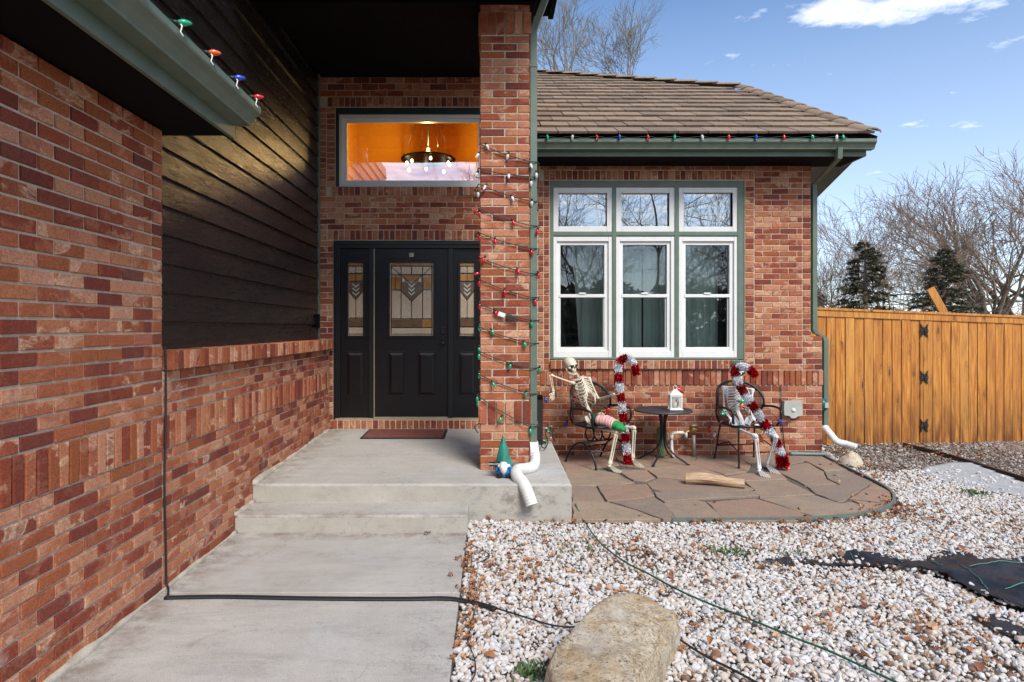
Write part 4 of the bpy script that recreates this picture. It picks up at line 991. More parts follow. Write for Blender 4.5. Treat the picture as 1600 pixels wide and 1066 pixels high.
def scatter(sp, y0, y1, jit=.5, keep=1.0):
    xs = np.arange(-.2, 9.2, sp); ys = np.arange(y0, y1, sp); X, Y = np.meshgrid(xs, ys); X = X.ravel()+rng.uniform(-jit, jit, X.size)*sp; Y = Y.ravel()+rng.uniform(-jit, jit, Y.size)*sp
    k = in_view(X, Y) & (rng.uniform(0, 1, X.size) < keep)
    X, Y = X[k], Y[k]
    k = ~polyin(X, Y, patio_poly) & ~((X < WR+.014) & (Y < 4.7)) & ~((X < .675) & (Y > 5.0)) & ~polyin(X, Y, bould_poly)
    return X[k], Y[k]
fabp = [(p.x, p.y) for p in fab]; fabp2 = [(p.x, p.y) for p in fab2]; slp = [(p.x, p.y) for p in slabp]
gz = np.vectorize(lambda x, y: mnoise.noise(Vector((x*1.3, y*1.3, 0)))*.012)
def field(nm, sp, y0, y1, sub, sz, lab, keepfab=.02, low=0.0):
    X, Y = scatter(sp, y0, y1)
    inw = polyin(X, Y, wb_poly); onf = polyin(X, Y, fabp) | polyin(X, Y, fabp2); ons = polyin(X, Y, slp)
    jx = rng.normal(0, .022, len(X)); jy = rng.normal(0, .035, len(X)); onx = onf & (polyin(X+jx, Y+jy, fabp) | polyin(X+jx, Y+jy, fabp2)) & (polyin(X-jx, Y-jy, fabp) | polyin(X-jx, Y-jy, fabp2))
    u = rng.uniform(0, 1, len(X)); nf = np.array([mnoise.noise(Vector((x*1.6, y*1.6, 7))) for x, y in zip(X, Y)])
    k = inw & (~onx | (u < keepfab)) & (~ons | (u < .25)) & ~((nf > .33) & (u < .30+low))
    X, Y, onf, nf = X[k], Y[k], onf[k], nf[k]; n = len(X)
    size = np.clip(rng.lognormal(math.log(sz), .31, n), sz*.4, sz*2.0)
    z = -.052+size*.45+gz(X, Y)+rng.uniform(0, .014, n)+np.where(onf, .025, 0)
    col = np.clip(rng.beta(1.9, 1.45, n)-.22*(nf > .15)*rng.uniform(0, 1, n), 0, 1)
    # lift toward the level of walk and patio
    z += .030
    pebbles(nm, np.stack([X, Y], 1), z, size, white, sub, lab, colr=col)
    return n
n1 = field('gravel', .0190, 2.25, 3.9, 2, .0128, 'white marble gravel nearest the camera')
n2 = field('gravel', .0205, 3.9, 6.2, 1, .0135, 'white marble gravel in front of the patio')
n3 = field('gravel', .030, 6.2, 8.5, 1, .0165, 'white marble gravel near the fence')
X, Y = scatter(.030, 5.6, 9.6)
fence_y = 8.30+(X-4.27)*.157
k = ~polyin(X, Y, wb_poly) & (Y < fence_y+.15); X, Y = X[k], Y[k]; n = len(X); size = np.clip(rng.lognormal(math.log(.014), .3, n), .007, .03)
gdrop = -.05*np.clip((X-4.3)/3, 0, 1.5)
pebbles('gravel', np.stack([X, Y], 1), -.03+gdrop+size*.4+rng.uniform(0, .01, n), size, brown, 1, 'mixed brown and grey gravel along the foot of the fence')
print('pebbles', n1, n2, n3, n, 'tiles', ntile)
b = MB(); b.tube([p+Vector((0, 0, .01)) for p in smooth_path(strip, 4)], .022, 4, flat=1.6, smooth=False, rot=.5)
tag(b.build('edging_board', plain('rusty_edging', (.07, .045, .032), .8, bump=.5)), 'dark rusty edging strip dividing the gravel beds near the fence', 'edging')

# ------------------------------------------------------------------ leaves
def leaf_mesh(k):
    rr = random.Random(k); b = MB(); n = 10; L_ = 1; vs = [(0, 0, 0)]
    rows = []
    for i in range(n+1):
        t = i/n; wdt = .42*math.sin(PI*min(1, t*1.02))**.7*(1+.28*math.sin(t*PI*7+k))*(1 if t < 1 else 0)
        cz = .16*math.sin(t*PI)*rr.uniform(.6, 1.4); cu = .22*wdt
        rows += [(t-.5, -wdt, cz+cu), (t-.5, 0, cz*.6), (t-.5, wdt, cz+cu*rr.uniform(.3, 1.5))]
    b.add(rows, [(3*i+j, 3*i+j+1, 3*i+3+j+1, 3*i+3+j) for i in range(n) for j in range(2)], True)
    b.tube([(-.5, 0, 0), (-.75, .03, .05)], .015, 4)
    return b
lm = [leaf_mesh(k).mesh('fallen_leaf', mat['leafm']) for k in range(5)]
big = [(1150, 905), (1128, 965), (1104, 912), (1193, 890), (1290, 978), (1293, 962), (1352, 950), (1437, 985), (1437, 974), (1456, 982), (1512, 1017), (1230, 833), (1266, 835), (1395, 850), (1012, 985), (875, 962), (765, 1027),
       (935, 925), (1000, 905), (815, 905), (783, 900), (725, 885), (735, 895), (730, 1000), (1018, 1055), (1335, 1022), (1348, 1030), (1420, 1003), (1365, 905), (1305, 895), (1500, 858), (1548, 860), (1430, 832), (1245, 925), (1180, 858), (1250, 940), (1530, 1045), (1040, 1035), (1330, 868), (905, 1030)]
for i, (x, y) in enumerate(big):
    p = G(x, y, -.0); s_ = random.uniform(.045, .075)
    o = inst('fallen_leaf', lm[i % 5], None, (p.x, p.y, .008), (random.uniform(-.3, .3), random.uniform(-.3, .3), random.uniform(0, 6.28)), (s_, s_*random.uniform(.6, 1), s_))
    where = ('on the gravel along the walk edge' if x < 800 else 'on the gravel just right of the boulder' if x < 1060 and y > 980 else 'on the gravel left of the boulder' if x < 1030 and y > 940 else
             'on the gravel between patio and boulder' if x < 1060 else 'on the gravel just below the patio edging' if y < 870 and x < 1300 else 'on the gravel right of the patio' if y < 870 else
             'on the gravel around the black fabric' if y < 940 else 'on the gravel in the lower right corner' if x > 1320 else 'on the gravel beside the green cord')
    tag(o, 'curled orange brown dry leaf lying '+where, 'leaf', 'dry leaves '+where)
b = MB(); me0 = leaf_mesh(3)
lv = np.array(me0.v)
def litter(cx, cy, n, sx_, sy_, mb, smin=.02, smax=.045, zz=.006):
    for _ in range(n):
        x, y = cx+random.gauss(0, sx_), cy+random.gauss(0, sy_); s_ = random.uniform(smin, smax); a = random.uniform(0, 6.28)
        M3 = Matrix.Rotation(a, 3, 'Z') @ Matrix.Rotation(random.uniform(-.5, .5), 3, 'X') @ Matrix.Rotation(random.uniform(-.4, .4), 3, 'Y')
        mb.add([M3 @ Vector((v[0]*s_, v[1]*s_*.8, v[2]*s_))+Vector((x, y, zz+random.uniform(0, .02))) for v in me0.v], me0.f, True, random.random())
for (x, y, n, sx_, sy_) in [(1400, 790, 60, .12, .16), (1388, 805, 45, .14, .10), (1280, 817, 22, .25, .04), (1140, 818, 14, .2, .03), (1365, 745, 22, .2, .1), (1330, 728, 40, .16, .09), (735, 880, 26, .03, .2), (728, 990, 20, .03, .12), (735, 930, 20, .03, .1),
                            (1425, 700, 30, .3, .06), (1500, 712, 35, .5, .12), (1300, 706, 20, .12, .05), (890, 820, 16, .12, .05), (1000, 1040, 14, .05, .1), (1100, 880, 16, .6, .3), (1300, 900, 30, .9, .5), (1450, 820, 60, .8, .3), (1100, 860, 50, .5, .4), (1380, 960, 50, .6, .3), (800, 870, 50, .25, .4), (1250, 1000, 25, .6, .2), (850, 900, 24, .35, .25)]:
    p = G(x, y); litter(p.x, p.y, n, sx_, sy_, b)
tag(b.build('leaf_litter', mat['leafm']), 'small dry leaf litter caught in the gravel and along the edging', 'leaf litter', kind='stuff')
b = MB()
for (x, y, n, s0) in [(1139, 866, 60, .08), (1524, 772, 70, .07), (840, 1050, 70, .05), (830, 1053, 40, .03), (905, 862, 30, .10), (1230, 866, 16, .05), (1155, 864, 25, .05)]:
    c = G(x, y)
    for _ in range(n):
        p = c+Vector((random.gauss(0, s0), random.gauss(0, s0*.7), 0)); a = random.uniform(0, 6.28); l = random.uniform(.012, .035); up_ = random.uniform(.01, .04)
        d = Vector((math.cos(a), math.sin(a), 0)); q = Vector((-d.y, d.x, 0))
        b.add([p+Vector((0, 0, -.005)), p+d*l*.5+q*l*.3+Vector((0, 0, up_*.7)), p+d*l+Vector((0, 0, up_)), p+d*l*.5-q*l*.3+Vector((0, 0, up_*.7))], [(0, 1, 2, 3)], False, random.random())
tag(b.build('weeds', mat['weed']), 'low green weeds sprouting through the gravel', 'weeds', kind='stuff')

# ------------------------------------------------------------------ boulder, rock, log
def rock(name, label, pts, mt, disp, seed, sub=4, cat='boulder'):
    bm = bmesh.new(); 
    for p in pts: bm.verts.new(p)
    bmesh.ops.convex_hull(bm, input=bm.verts)
    for v in [v for v in bm.verts if not v.link_faces]: bm.verts.remove(v)
    bmesh.ops.triangulate(bm, faces=bm.faces)
    for it in range(sub):
        bmesh.ops.subdivide_edges(bm, edges=[e for e in bm.edges if e.calc_length() > disp*1.0], cuts=1, use_grid_fill=True)
        bmesh.ops.triangulate(bm, faces=bm.faces)
        if it == 1: bmesh.ops.smooth_vert(bm, verts=bm.verts, factor=.35, use_axis_x=True, use_axis_y=True, use_axis_z=True)
    bm.normal_update()
    for v in bm.verts:
        p = v.co*1.0
        v.co += v.normal*(mnoise.noise(p*4+Vector((seed, 0, 0)))*disp*.6+mnoise.noise(p*13+Vector((seed, 3, 0)))*disp*.3+mnoise.noise(p*38+Vector((seed, 3, 9)))*disp*.17+mnoise.noise(p*80+Vector((seed, 3, 9)))*disp*.09)
    me = bpy.data.meshes.new(name); bm.to_mesh(me); bm.free(); me.materials.append(mt)
    me.polygons.foreach_set('use_smooth', [True]*len(me.polygons))
    o = bpy.data.objects.new(name, me); C.objects.link(o); return tag(o, label, cat)
top = [G(x, y, z) for x, y, z in [(985, 921, .19), (1015, 926, .19), (1054, 950, .16), (1046, 985, .15), (1000, 1052, .17), (965, 1105, .18), (875, 1110, .16), (857, 1035, .16), (868, 1005, .18), (925, 948, .20)]]
botm = [Vector((p.x*1.0+(p.x-.6)*.06, 2.75+(p.y-2.75)*1.04, -.06)) for p in top]
mid = [Vector((p.x+(.012 if p.x > .7 else -.03), p.y-.02, p.z*.55)) for p in top]
rock('boulder', 'large flat tan boulder half sunk in the gravel at the bottom of the view', top+mid+botm, mat['boulder'], .035, 3, 5)
c = G(1330, 727); rp_ = []
for (dx_, dy_, dz_) in [(-.12, -.05, .0), (-.12, .05, .06), (-.06, -.06, .12), (.0, 0, .165), (.06, -.03, .14), (.13, .0, .03), (.12, -.06, -.02), (.02, -.12, -.02), (-.05, -.1, .02), (.03, .12, .05), (-.1, .1, .0), (.1, .1, .0)]: rp_.append((c.x+dx_, c.y+dy_, dz_))
rock('rock', 'small tan rock by the white drain extension at the house corner', rp_, mat['boulder'], .02, 9, 4, 'rock')
a, c = P(1072, 748, 6.10), P(1163, 759.5, 5.93); a.z = .065; c.z = .055
lg = thing('log', 'split pale log lying on the flagstone patio', 'log', a, math.atan2(c.y-a.y, c.x-a.x))
Ln = (c-a).length; b = MB(); n = 14; vs = []; m_n = 12
for i in range(n+1):
    t = i/n
    for k in range(m_n):
        an = 2*PI*k/m_n; r = .052*(1-.12*t)*(1+.16*mnoise.noise(Vector((t*3, math.cos(an)*1.5, math.sin(an)*1.5)))) ; y_, z_ = r*math.cos(an)*1.1, r*math.sin(an)
        if y_ < -.01 and z_ > 0: z_ *= .72
        vs.append((t*Ln, y_, z_+.012*math.sin(t*5)))
b.add(vs, [(i*m_n+k, (i+1)*m_n+k, (i+1)*m_n+(k+1) % m_n, i*m_n+(k+1) % m_n) for i in range(n) for k in range(m_n)]+[tuple(reversed(range(m_n))), tuple(n*m_n+k for k in range(m_n))], False)
b.build('trunk', mat['wood'], lg)

# ------------------------------------------------------------------ hoses and cords
def cordobj(name, pts, r, mt, label, cat='cord', n=8, sm=6, flat=1.0):
    b = MB(); b.tube(smooth_path(pts, sm), r, n, flat=flat); return tag(b.build(name, mt), label, cat)
def g2(x, y, z=.012): p = G(x, y, z); return p
cordobj('extension_cord', [g2(899, 788, .03), g2(908, 806), g2(935, 845, .02), g2(975, 877, .02), g2(1010, 895, .02), g2(1060, 922, .02), g2(1110, 944, .02), g2(1170, 967, .02), g2(1240, 996, .02), g2(1290, 1015, .02), g2(1345, 1040, .02), g2(1400, 1066, .02), g2(1500, 1110, .02)], .0055, mat['cord_g'], 'green extension cord snaking over the white gravel from the landing corner')
cc = thing('cable_cover', 'flat black rubber cable cover lying across the concrete walk', 'cable cover', G(258, 934))
o0 = G(258, 934)
pts = smooth_path([G(258, 934, .006), G(350, 932.5, .006), G(480, 935, .006), G(620, 936, .006), G(690, 935, .008), G(722, 938, .006), G(750, 944, .008), G(774, 951, .012)], 8)
b = MB(); b.tube([p-o0 for p in pts], .020, 10, flat=.45, up=(0, 0, 1)); b.build('cover', mat['rubber'], cc)
b = MB(); b.tube([p-o0 for p in smooth_path([G(770, 949, .012), G(800, 958, .015), G(835, 969, .015), G(868, 978, .015), G(905, 980, .02)], 6)], .005, 6); b.build('cable', mat['rubber'], cc)
cordobj('power_cable', [g2(1048, 990, .01), g2(1060, 998, .02), g2(1100, 1024, .02), g2(1140, 1044, .02), g2(1185, 1068, .02), g2(1260, 1110, .02)], .0055, mat['rubber'], 'black cable leaving the right side of the boulder')
wx = AW+.012
def wp(py, z=None, Y=3.66): return Vector((wx, Y, H-(py-VY)/F*Y))
cordobj('hanging_cable', [Vector((wx+.0, 3.655, 1.40)), wp(548, Y=3.655), wp(600, Y=3.66), wp(680, Y=3.655), wp(760, Y=3.645), wp(850, Y=3.66), wp(905, Y=3.665), Vector((wx+.006, 3.66, .03)), Vector((wx+.03, 3.63, .012)), G(262, 934, .012)], .0065, mat['rubber'], 'black cord hanging down the brick wall corner to the walk')
cordobj('drip_line', [g2(727, 845), g2(745, 855), g2(765, 867), g2(755, 876), g2(742, 882), g2(738, 900), g2(739, 930)], .003, mat['rubber'], 'thin black drip line beside the edge of the walk, above the cable', 'drip line')
cordobj('drip_line', [g2(741, 955), g2(738, 975), g2(731, 1000), g2(740, 1025), g2(743, 1050), g2(733, 1070)], .003, mat['rubber'], 'thin black drip line beside the edge of the walk, below the cable', 'drip line')

# ------------------------------------------------------------------ fence and gate
def fP(X): return 8.30+(X-4.27)*.157
def fence_pt(px):  # X,Y on the fence line seen at pixel px
    k = (px-VX)/F; X = k*(8.30-4.27*.157)/(1-k*.157); return X
FX0 = fence_pt(1266)
def ftop(X): return 1.79-(X-4.27)*.0315
def fbot(X): return -.045-(X-4.27)*.034
fang = math.atan(.157)
def board(root, X, w_, zt_, zb_, nm='board', org=None, y=0.0):
    h_ = zt_-zb_; key = ('fb', round(w_, 3), round(h_, 2))
    b = MB(); b.bbox(-w_/2, w_/2, 0, .018, -h_/2, h_/2, .003)
    if key not in _bm: _bm[key] = b.mesh(nm, mat['cedar'])
    inst(nm, _bm[key], root, (X-org.x, fP(X)-org.y+random.uniform(-.006, .006)+y, (zt_+zb_)/2-org.z), (random.uniform(-.003, .003), random.uniform(-.003, .003), fang+random.uniform(-.004, .004)))
GX = fence_pt(1443)
bw = .1385
fo_ = Vector((FX0, fP(FX0), fbot(FX0))); fn = thing('fence', 'orange stained cedar privacy fence section beside the house corner', 'fence', fo_)
x = GX-.055
xs = []
while x > FX0-.02: xs.append(x-bw/2); x -= bw
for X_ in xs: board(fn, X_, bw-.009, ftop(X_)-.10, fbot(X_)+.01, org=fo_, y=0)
go_ = Vector((GX, fP(GX), fbot(GX))); gt = thing('gate', 'orange cedar gate right of the fence, with three black hinges', 'gate', go_)
for i in range(13):
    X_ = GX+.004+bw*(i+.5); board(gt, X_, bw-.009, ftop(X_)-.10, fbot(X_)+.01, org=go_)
board(gt, GX-.026, .05, ftop(GX)-.10, fbot(GX)+.01, nm='hinge_post', org=go_, y=-.004)
def rail(root, Xa, Xb, dz0, dz1, y0, y1, nm, org):
    b = MB(); A = Vector((Xa, fP(Xa), ftop(Xa))); B = Vector((Xb, fP(Xb), ftop(Xb))); n_ = Vector((math.sin(fang), -math.cos(fang), 0))
    v = []
    for Q in (A, B):
        for (yy, zz) in ((y0, dz0), (y1, dz0), (y1, dz1), (y0, dz1)): v.append(Q+n_*(-yy)+Vector((0, 0, zz))-org)
    b.add(v, [(0, 1, 2, 3), (7, 6, 5, 4), (0, 4, 5, 1), (1, 5, 6, 2), (2, 6, 7, 3), (3, 7, 4, 0)]); b.build(nm, mat['cedar'], root)
rail(fn, FX0-.02, GX-.001, -.03, 0, -.03, .10, 'cap_rail', fo_); rail(fn, FX0-.02, GX-.001, -.115, -.031, -.016, .0, 'trim_rail', fo_)
rail(gt, GX+.001, GX+1.85, -.03, 0, -.03, .10, 'cap_rail', go_); rail(gt, GX+.001, GX+1.85, -.115, -.031, -.016, .0, 'trim_rail', go_)
for z_ in (-.5, -1.1, -1.6): rail(fn, FX0, GX, z_-.09, z_, .02, .06, 'back_rail', fo_)
for z_ in (-.5, -1.1, -1.6): rail(gt, GX, GX+1.8, z_-.09, z_, .02, .06, 'back_rail', go_)
for py in (517, 590, 665):
    Yh = fP(GX); z_ = H-(py-VY)/F*Yh-go_.z
    b = MB(); n_ = Vector((math.sin(fang), -math.cos(fang), 0)); t_ = Vector((math.cos(fang), math.sin(fang), 0)); c = Vector((-.002, 0, z_))+n_*.012
    for sg in (-1, 1):
        pr = [(0, -.035), (.058, -.095), (.05, -.03), (.066, 0), (.05, .03), (.058, .095), (0, .035)]
        v = [c+t_*sg*p[0]+Vector((0, 0, p[1])) for p in pr]; v += [q+n_*.006 for q in v]; n = len(pr)
        b.add(v, [tuple(range(n)), tuple(reversed(range(n, 2*n)))]+[(i, (i+1) % n, n+(i+1) % n, n+i) for i in range(n)])
    b.tube([c+Vector((0, 0, -.04))+n_*.006, c+Vector((0, 0, .04))+n_*.006], .008, 8)
    h_ = b.build('hinge', mat['black'], gt)
    b = MB()
    for sg in (-1, 1):
        for zz in (-.06, -.0, .06): b.ell(c+t_*sg*.040+Vector((0, 0, zz))+n_*.008, (.006, .006, .006), n=6, m=4)
    b.build('screws', mat['brass'], h_)
gx2 = GX+1.86; fo2_ = Vector((gx2, fP(gx2), fbot(gx2))); fn2 = thing('fence', 'cedar fence section at the right edge beyond the gate', 'fence', fo2_)
for i in range(14):
    X_ = gx2+bw*(i+.5); board(fn2, X_, bw-.009, ftop(X_)-.10, fbot(X_)+.01, org=fo2_)
rail(fn2, gx2, gx2+2, -.03, 0, -.03, .10, 'cap_rail', fo2_)
a, c = P(1475, 490, 9.6), P(1453, 451, 9.6); d = (c-a).normalized()
b = MB(); b.obox((a+c)/2-d*.5, d, d.cross(Vector((0, 1, 0))), Vector((0, 1, 0)), (c-a).length/2+.5, .06, .02); tag(b.build('wood_plank', mat['cedar']), 'tan board leaning at a slant behind the fence top', 'board')

# ------------------------------------------------------------------ downspouts
def rtube(mb, pts, w_, d_, up=(0, 0, 1)):
    mb.tube(pts, w_*.707, 4, smooth=False, rot=.5, flat=d_/w_, up=up)
ds = thing('downspout', 'tall sage green downspout on the right side of the brick pillar', 'downspout', (.392, 5.53, zl(5.5)))
O = Vector((.392, 5.53, zl(5.5)))
def sq(mb, pts, hw, hd):
    """square pipe along pts with fixed x/y half sizes"""
    pts = [Vector(p) for p in pts]; vs = []
    for p in pts: vs += [p+Vector((sx_*hw, sy_*hd, 0)) for sx_, sy_ in ((-1, -1), (1, -1), (1, 1), (-1, 1))]
    m = len(pts); fs = [(i*4+k, i*4+(k+1) % 4, (i+1)*4+(k+1) % 4, (i+1)*4+k) for i in range(m-1) for k in range(4)]+[(3, 2, 1, 0), (m*4-4, m*4-3, m*4-2, m*4-1)]
    mb.add(vs, fs)
b = MB(); zt1 = P(833, 50, 5.53).z
sq(b, [Vector((.384, 5.53, P(0, 692, 5.53).z))-O, Vector((.384, 5.53, zt1))-O, Vector((.405, 5.51, zt1+.06))-O, Vector((.52, 5.42, 4.45))-O, Vector((.54, 5.40, 4.6))-O], .029, .036)
b.build('pipe', mat['trim'], ds)
for py in (105, 613, 660):
    b = MB(); z_ = P(0, py, 5.53).z-O.z; x_ = .384-O.x; b.box(x_-.034, x_+.034, -.041, .041, z_-.012, z_+.012); b.build('strap', mat['trim'], ds)
def corr(mb, pts, r, rib=.012, amp=.07, n=12, flat=.9):
    P_ = smooth_path(pts, 14); L_ = 0; rr = []
    for i, p in enumerate(P_):
        if i: L_ += (p-P_[i-1]).length
        rr.append(r*(1+amp*math.sin(L_/rib*PI)))
    mb.tube(P_, rr, n, flat=flat)
dx1 = thing('downspout_extension', 'white corrugated drain extension spilling over the landing edge', 'drain pipe', O)
b = MB(); sq(b, [P(834, 690, 5.52)-O, P(835.5, 712, 5.50)-O], .036, .042); b.build('adapter', mat['pvc'], dx1)
b = MB(); corr(b, [P(835.5, 708, 5.50)-O, P(836, 720, 5.47)-O, P(832, 730, 5.42)-O, P(820, 733, 5.36)-O, P(808, 735, 5.26)-O, P(808, 744, 5.14)-O, P(818, 757, 5.04)-O, P(826, 775, 4.98)-O, P(831, 790, 4.95)-O], .051, .011, .06); b.build('flexible_hose', mat['pvc'], dx1)

d2 = thing('downspout', 'sage green downspout at the right corner of the house, jogging round the brick base', 'downspout', (3.9, 7.6, 0))
O2 = Vector((3.9, 7.6, 0))
b = MB(); sq(b, [P(1311, 231, 7.02)-O2, P(1310, 249, 7.04)-O2, P(1271, 289, 7.58)-O2, P(1271.5, 300, 7.6)-O2, P(1271.5, 515, 7.6)-O2, P(1275, 521, 7.6)-O2, P(1287, 527, 7.6)-O2, P(1289, 534, 7.6)-O2, P(1289, 664, 7.6)-O2], .026, .034); b.build('pipe', mat['trim'], d2)
de = thing('downspout_extension', 'white drain extension lying at the house corner by the small rock', 'drain pipe', O2)
b = MB(); corr(b, [P(1289, 668, 7.55)-O2, P(1297, 678, 7.45)-O2, P(1308, 690, 7.35)-O2, P(1322, 694, 7.3)-O2, P(1338, 699, 7.22)-O2], .042, .02, .02); b.build('flexible_hose', mat['pvc'], de)
mt_ = thing('hose_reel', 'round teal utility dial on the side of the brick corner', 'meter', (3.96, 7.60, P(0, 632, 7.6).z))
b = MB(); b.tube([(0, 0, 0), (.055, 0, 0)], .088, 20); b.ell((.055, 0, 0), (.05, .082, .082)); b.build('body', plain('teal_enamel', (.015, .10, .11), .25), mt_); b = MB(); b.box(.03, .075, -.095, -.05, -.03, .03); b.build('plate', mat['grey'], mt_); mt_.name = 'utility_meter'
ub = thing('utility_box', 'grey plastic utility box with a white round cap on the brick wall', 'utility box', (Xw(1236), YW-.002, Zw(652)))
b = MB(); sc_ = YW/F; pr = [(-13.5, 26), (13, 26), (14, 20), (14.5, 4), (6, 2), (3, -.5), (-3, -.5), (-6, 3), (-14, 4), (-14.5, 14), (-14, 24)]
v = [(p[0]*sc_, -.06, p[1]*sc_) for p in pr]+[(p[0]*sc_*1.04, 0, p[1]*sc_) for p in pr]; n = len(pr); b.add(v, [tuple(reversed(range(n)))]+[((i+1) % n, i, n+i, n+(i+1) % n) for i in range(n)]); b.build('cover', mat['grey'], ub)
b = MB(); b.tube([(0, -.055, 12*sc_), (0, -.068, 12*sc_)], .022, 16); b.build('cap', mat['white'], ub)
b = MB(); b.tube([(Xw(1219)-Xw(1236), -.015, Zw(603)-Zw(652)), (Xw(1219.5)-Xw(1236), -.015, Zw(650)-Zw(652)), (Xw(1223)-Xw(1236), -.015, Zw(680)-Zw(652)), (Xw(1226)-Xw(1236), -.012, .03-Zw(652))], .006, 6); b.build('cable', mat['rubber'], ub)
cordobj('drain_tube', [Vector((Xw(1228), 7.40, .045)), Vector((Xw(1260), 7.40, .04)), Vector((Xw(1283), 7.38, .04))], .022, plain('tube_grey', (.14, .19, .18), .5), 'grey green tube lying at the foot of the brick wall by the corner', 'pipe')

# pipes behind the table
pv = thing('water_valve', 'brass irrigation valve on a vertical pipe with a white branch against the brick wall', 'valve', (Xw(1083)*.97, 7.35, .02))
OV = Vector(pv.location)
b = MB(); b.tube([P(1084, 716, 7.35)-OV, P(1084, 680, 7.35)-OV], .022, 10); b.build('riser_pipe', mat['pipe'], pv)
b = MB(); b.ell(P(1083, 671, 7.35)-OV, (.045, .045, .05)); b.tube([P(1083, 668, 7.35)-OV, P(1083, 663, 7.35)-OV], .045, 12); b.tube([P(1080, 673, 7.35)-OV, P(1068, 676, 7.35)-OV], .018, 8); b.build('valve_body', mat['brass'], pv)
b = MB(); b.tube([P(1083, 665.2, 7.35)-OV, P(1083, 663.2, 7.35)-OV], .05, 14); b.build('cap', mat['pipe'], pv)
b = MB(); b.tube([P(1071, 676, 7.35)-OV, P(1060, 676, 7.35)-OV, P(1051, 677, 7.35)-OV, P(1049, 684, 7.35)-OV, P(1049.5, 700, 7.33)-OV, P(1052, 717, 7.3)-OV], .018, 10); b.tube([P(1072, 674, 7.35)-OV, P(1072, 684, 7.35)-OV], .018, 8); b.tube([P(1049, 680, 7.35)-OV, P(1049, 687, 7.35)-OV], .024, 10); b.build('branch_pipe', mat['pvc'], pv)
vz = MB(); c = P(1034, 716, 7.30); hh = P(1034, 668, 7.3).z
vz.lathe([(.025, .02), (.05, .05), (.062, .14), (.058, hh-.03), (.052, hh-.01), (.05, hh)], (c.x, c.y, 0), 18); tag(vz.build('garden_cylinder', mat['glaze']), 'tall green weathered cylinder standing behind the table', 'cylinder')

# ------------------------------------------------------------------ bin and light tangle on the landing
bn = thing('planter_bin', 'narrow dark brown upright box behind the green downspout', 'box', (.53, 6.62, zl(6.6)))
b = MB(); b.bbox(-.10, P(848.3, 0, 6.55).x-.53, -.07, .10, 0, .50, .006); b.build('body', plain('dark_brown', (.018, .012, .011), .5), bn)
b = MB(); b.bbox(-.105, P(848.6, 0, 6.55).x-.53, -.075, .105, .47, .505, .004); b.build('lid', mat['soffit'], bn)

_bulb_cache = {}
def bulb_mesh(col, s_=1.0):
    k = (col, s_)
    if k not in _bulb_cache:
        b = MB(); b.lathe([(.003*s_, -.052*s_), (.008*s_, -.045*s_), (.0135*s_, -.028*s_), (.0145*s_, -.018*s_), (.011*s_, -.006*s_), (.008*s_, 0)], n=12); _bulb_cache[k] = b.mesh('bulb', BULB[col])
    return _bulb_cache[k]
sb = MB(); sb.lathe([(.009, -.004), (.0095, .016), (.007, .022)], n=8); sock_me = sb.mesh('socket', mat['wire'])
def put_bulb(root, p, col, rot=(0, 0, 0), s_=1.0):
    o = inst('bulb', bulb_mesh(col, s_), root, p, rot); inst('socket', sock_me, o, (0, 0, 0)); return o
# wrapped string on the pillar
ls_ = thing('light_string', 'string of large white, red and green bulbs wound around the brick pillar', 'string lights', (0, 5.47, 3.2))
OL = Vector(ls_.location)
passes = [(226, 252), (264, 276), (289, 314), (327, 352), (364.6, 387.7), (403, 427), (437.6, 464), (475.7, 500), (511.7, 536), (550, 575), (586.5, 615), (621.6, 666)]
wpts = []
yf = 5.472
def zz(py, Y=5.47): return H-(py-VY)/F*Y
for i, (l, r) in enumerate(passes):
    l_ = zz(l); r_ = zz(r); cap_ = -.014 if i == 11 else 0
    wpts += [(PX0-.012, yf+.02, l_+.01), (PX0+.01, yf+cap_, l_)]
    for t in (.25, .5, .75): wpts.append((PX0+(PX1-PX0)*t, yf+cap_, l_+(r_-l_)*t-.012*math.sin(PI*t)))
    wpts += [(PX1-.005, yf+cap_, r_), (.425, yf+.03, r_-.004), (.43, 5.60, r_-.01), (.40, PY1+.02, r_-.02), (PX0-.02, PY1+.02, (r_+zz(passes[i+1][0]))/2 if i < 11 else r_-.05), (PX0-.02, 5.6, zz(passes[i+1][0])+.02 if i < 11 else r_-.08)]
b = MB(); b.tube([Vector(p)-OL for p in smooth_path(wpts, 3)], .0045, 5); b.build('wire', mat['wire'], ls_)
mids = [(760, 226, 'white'), (794, 241, 'white'), (759, 290, 'white'), (795, 272, 'white'), (799.6, 307, 'white'), (801, 345, 'red'), (773.6, 374, 'red'), (757, 403, 'red'), (808.8, 421, 'red'), (788.6, 453, 'red'), (774, 486, 'red'), (819, 535, 'green'), (798, 569, 'green'),
        (769.5, 597, 'green'), (783, 652, 'green'), (822, 613, 'green'), (768, 516, 'green')]
for (x, y, col) in mids: p = P(x, y, 5.462 if y < 620 or y > 665 else 5.448); put_bulb(ls_, p-OL, col, (random.uniform(-.5, .1), random.uniform(-.5, .5), 0))
edges = [(829, 256, 'white'), (838, 270, 'white'), (830, 283, 'white'), (831, 314, 'white'), (840, 359, 'red'), (830, 391, 'red'), (841, 427, 'red'), (835, 469, 'red'), (830, 503, 'green'), (843, 575, 'green'), (828.5, 670, 'green')]
for (x, y, col) in edges: put_bulb(ls_, P(x, y, 5.475)-OL, col, (random.uniform(-.3, .3), random.uniform(-.4, .4), 0))
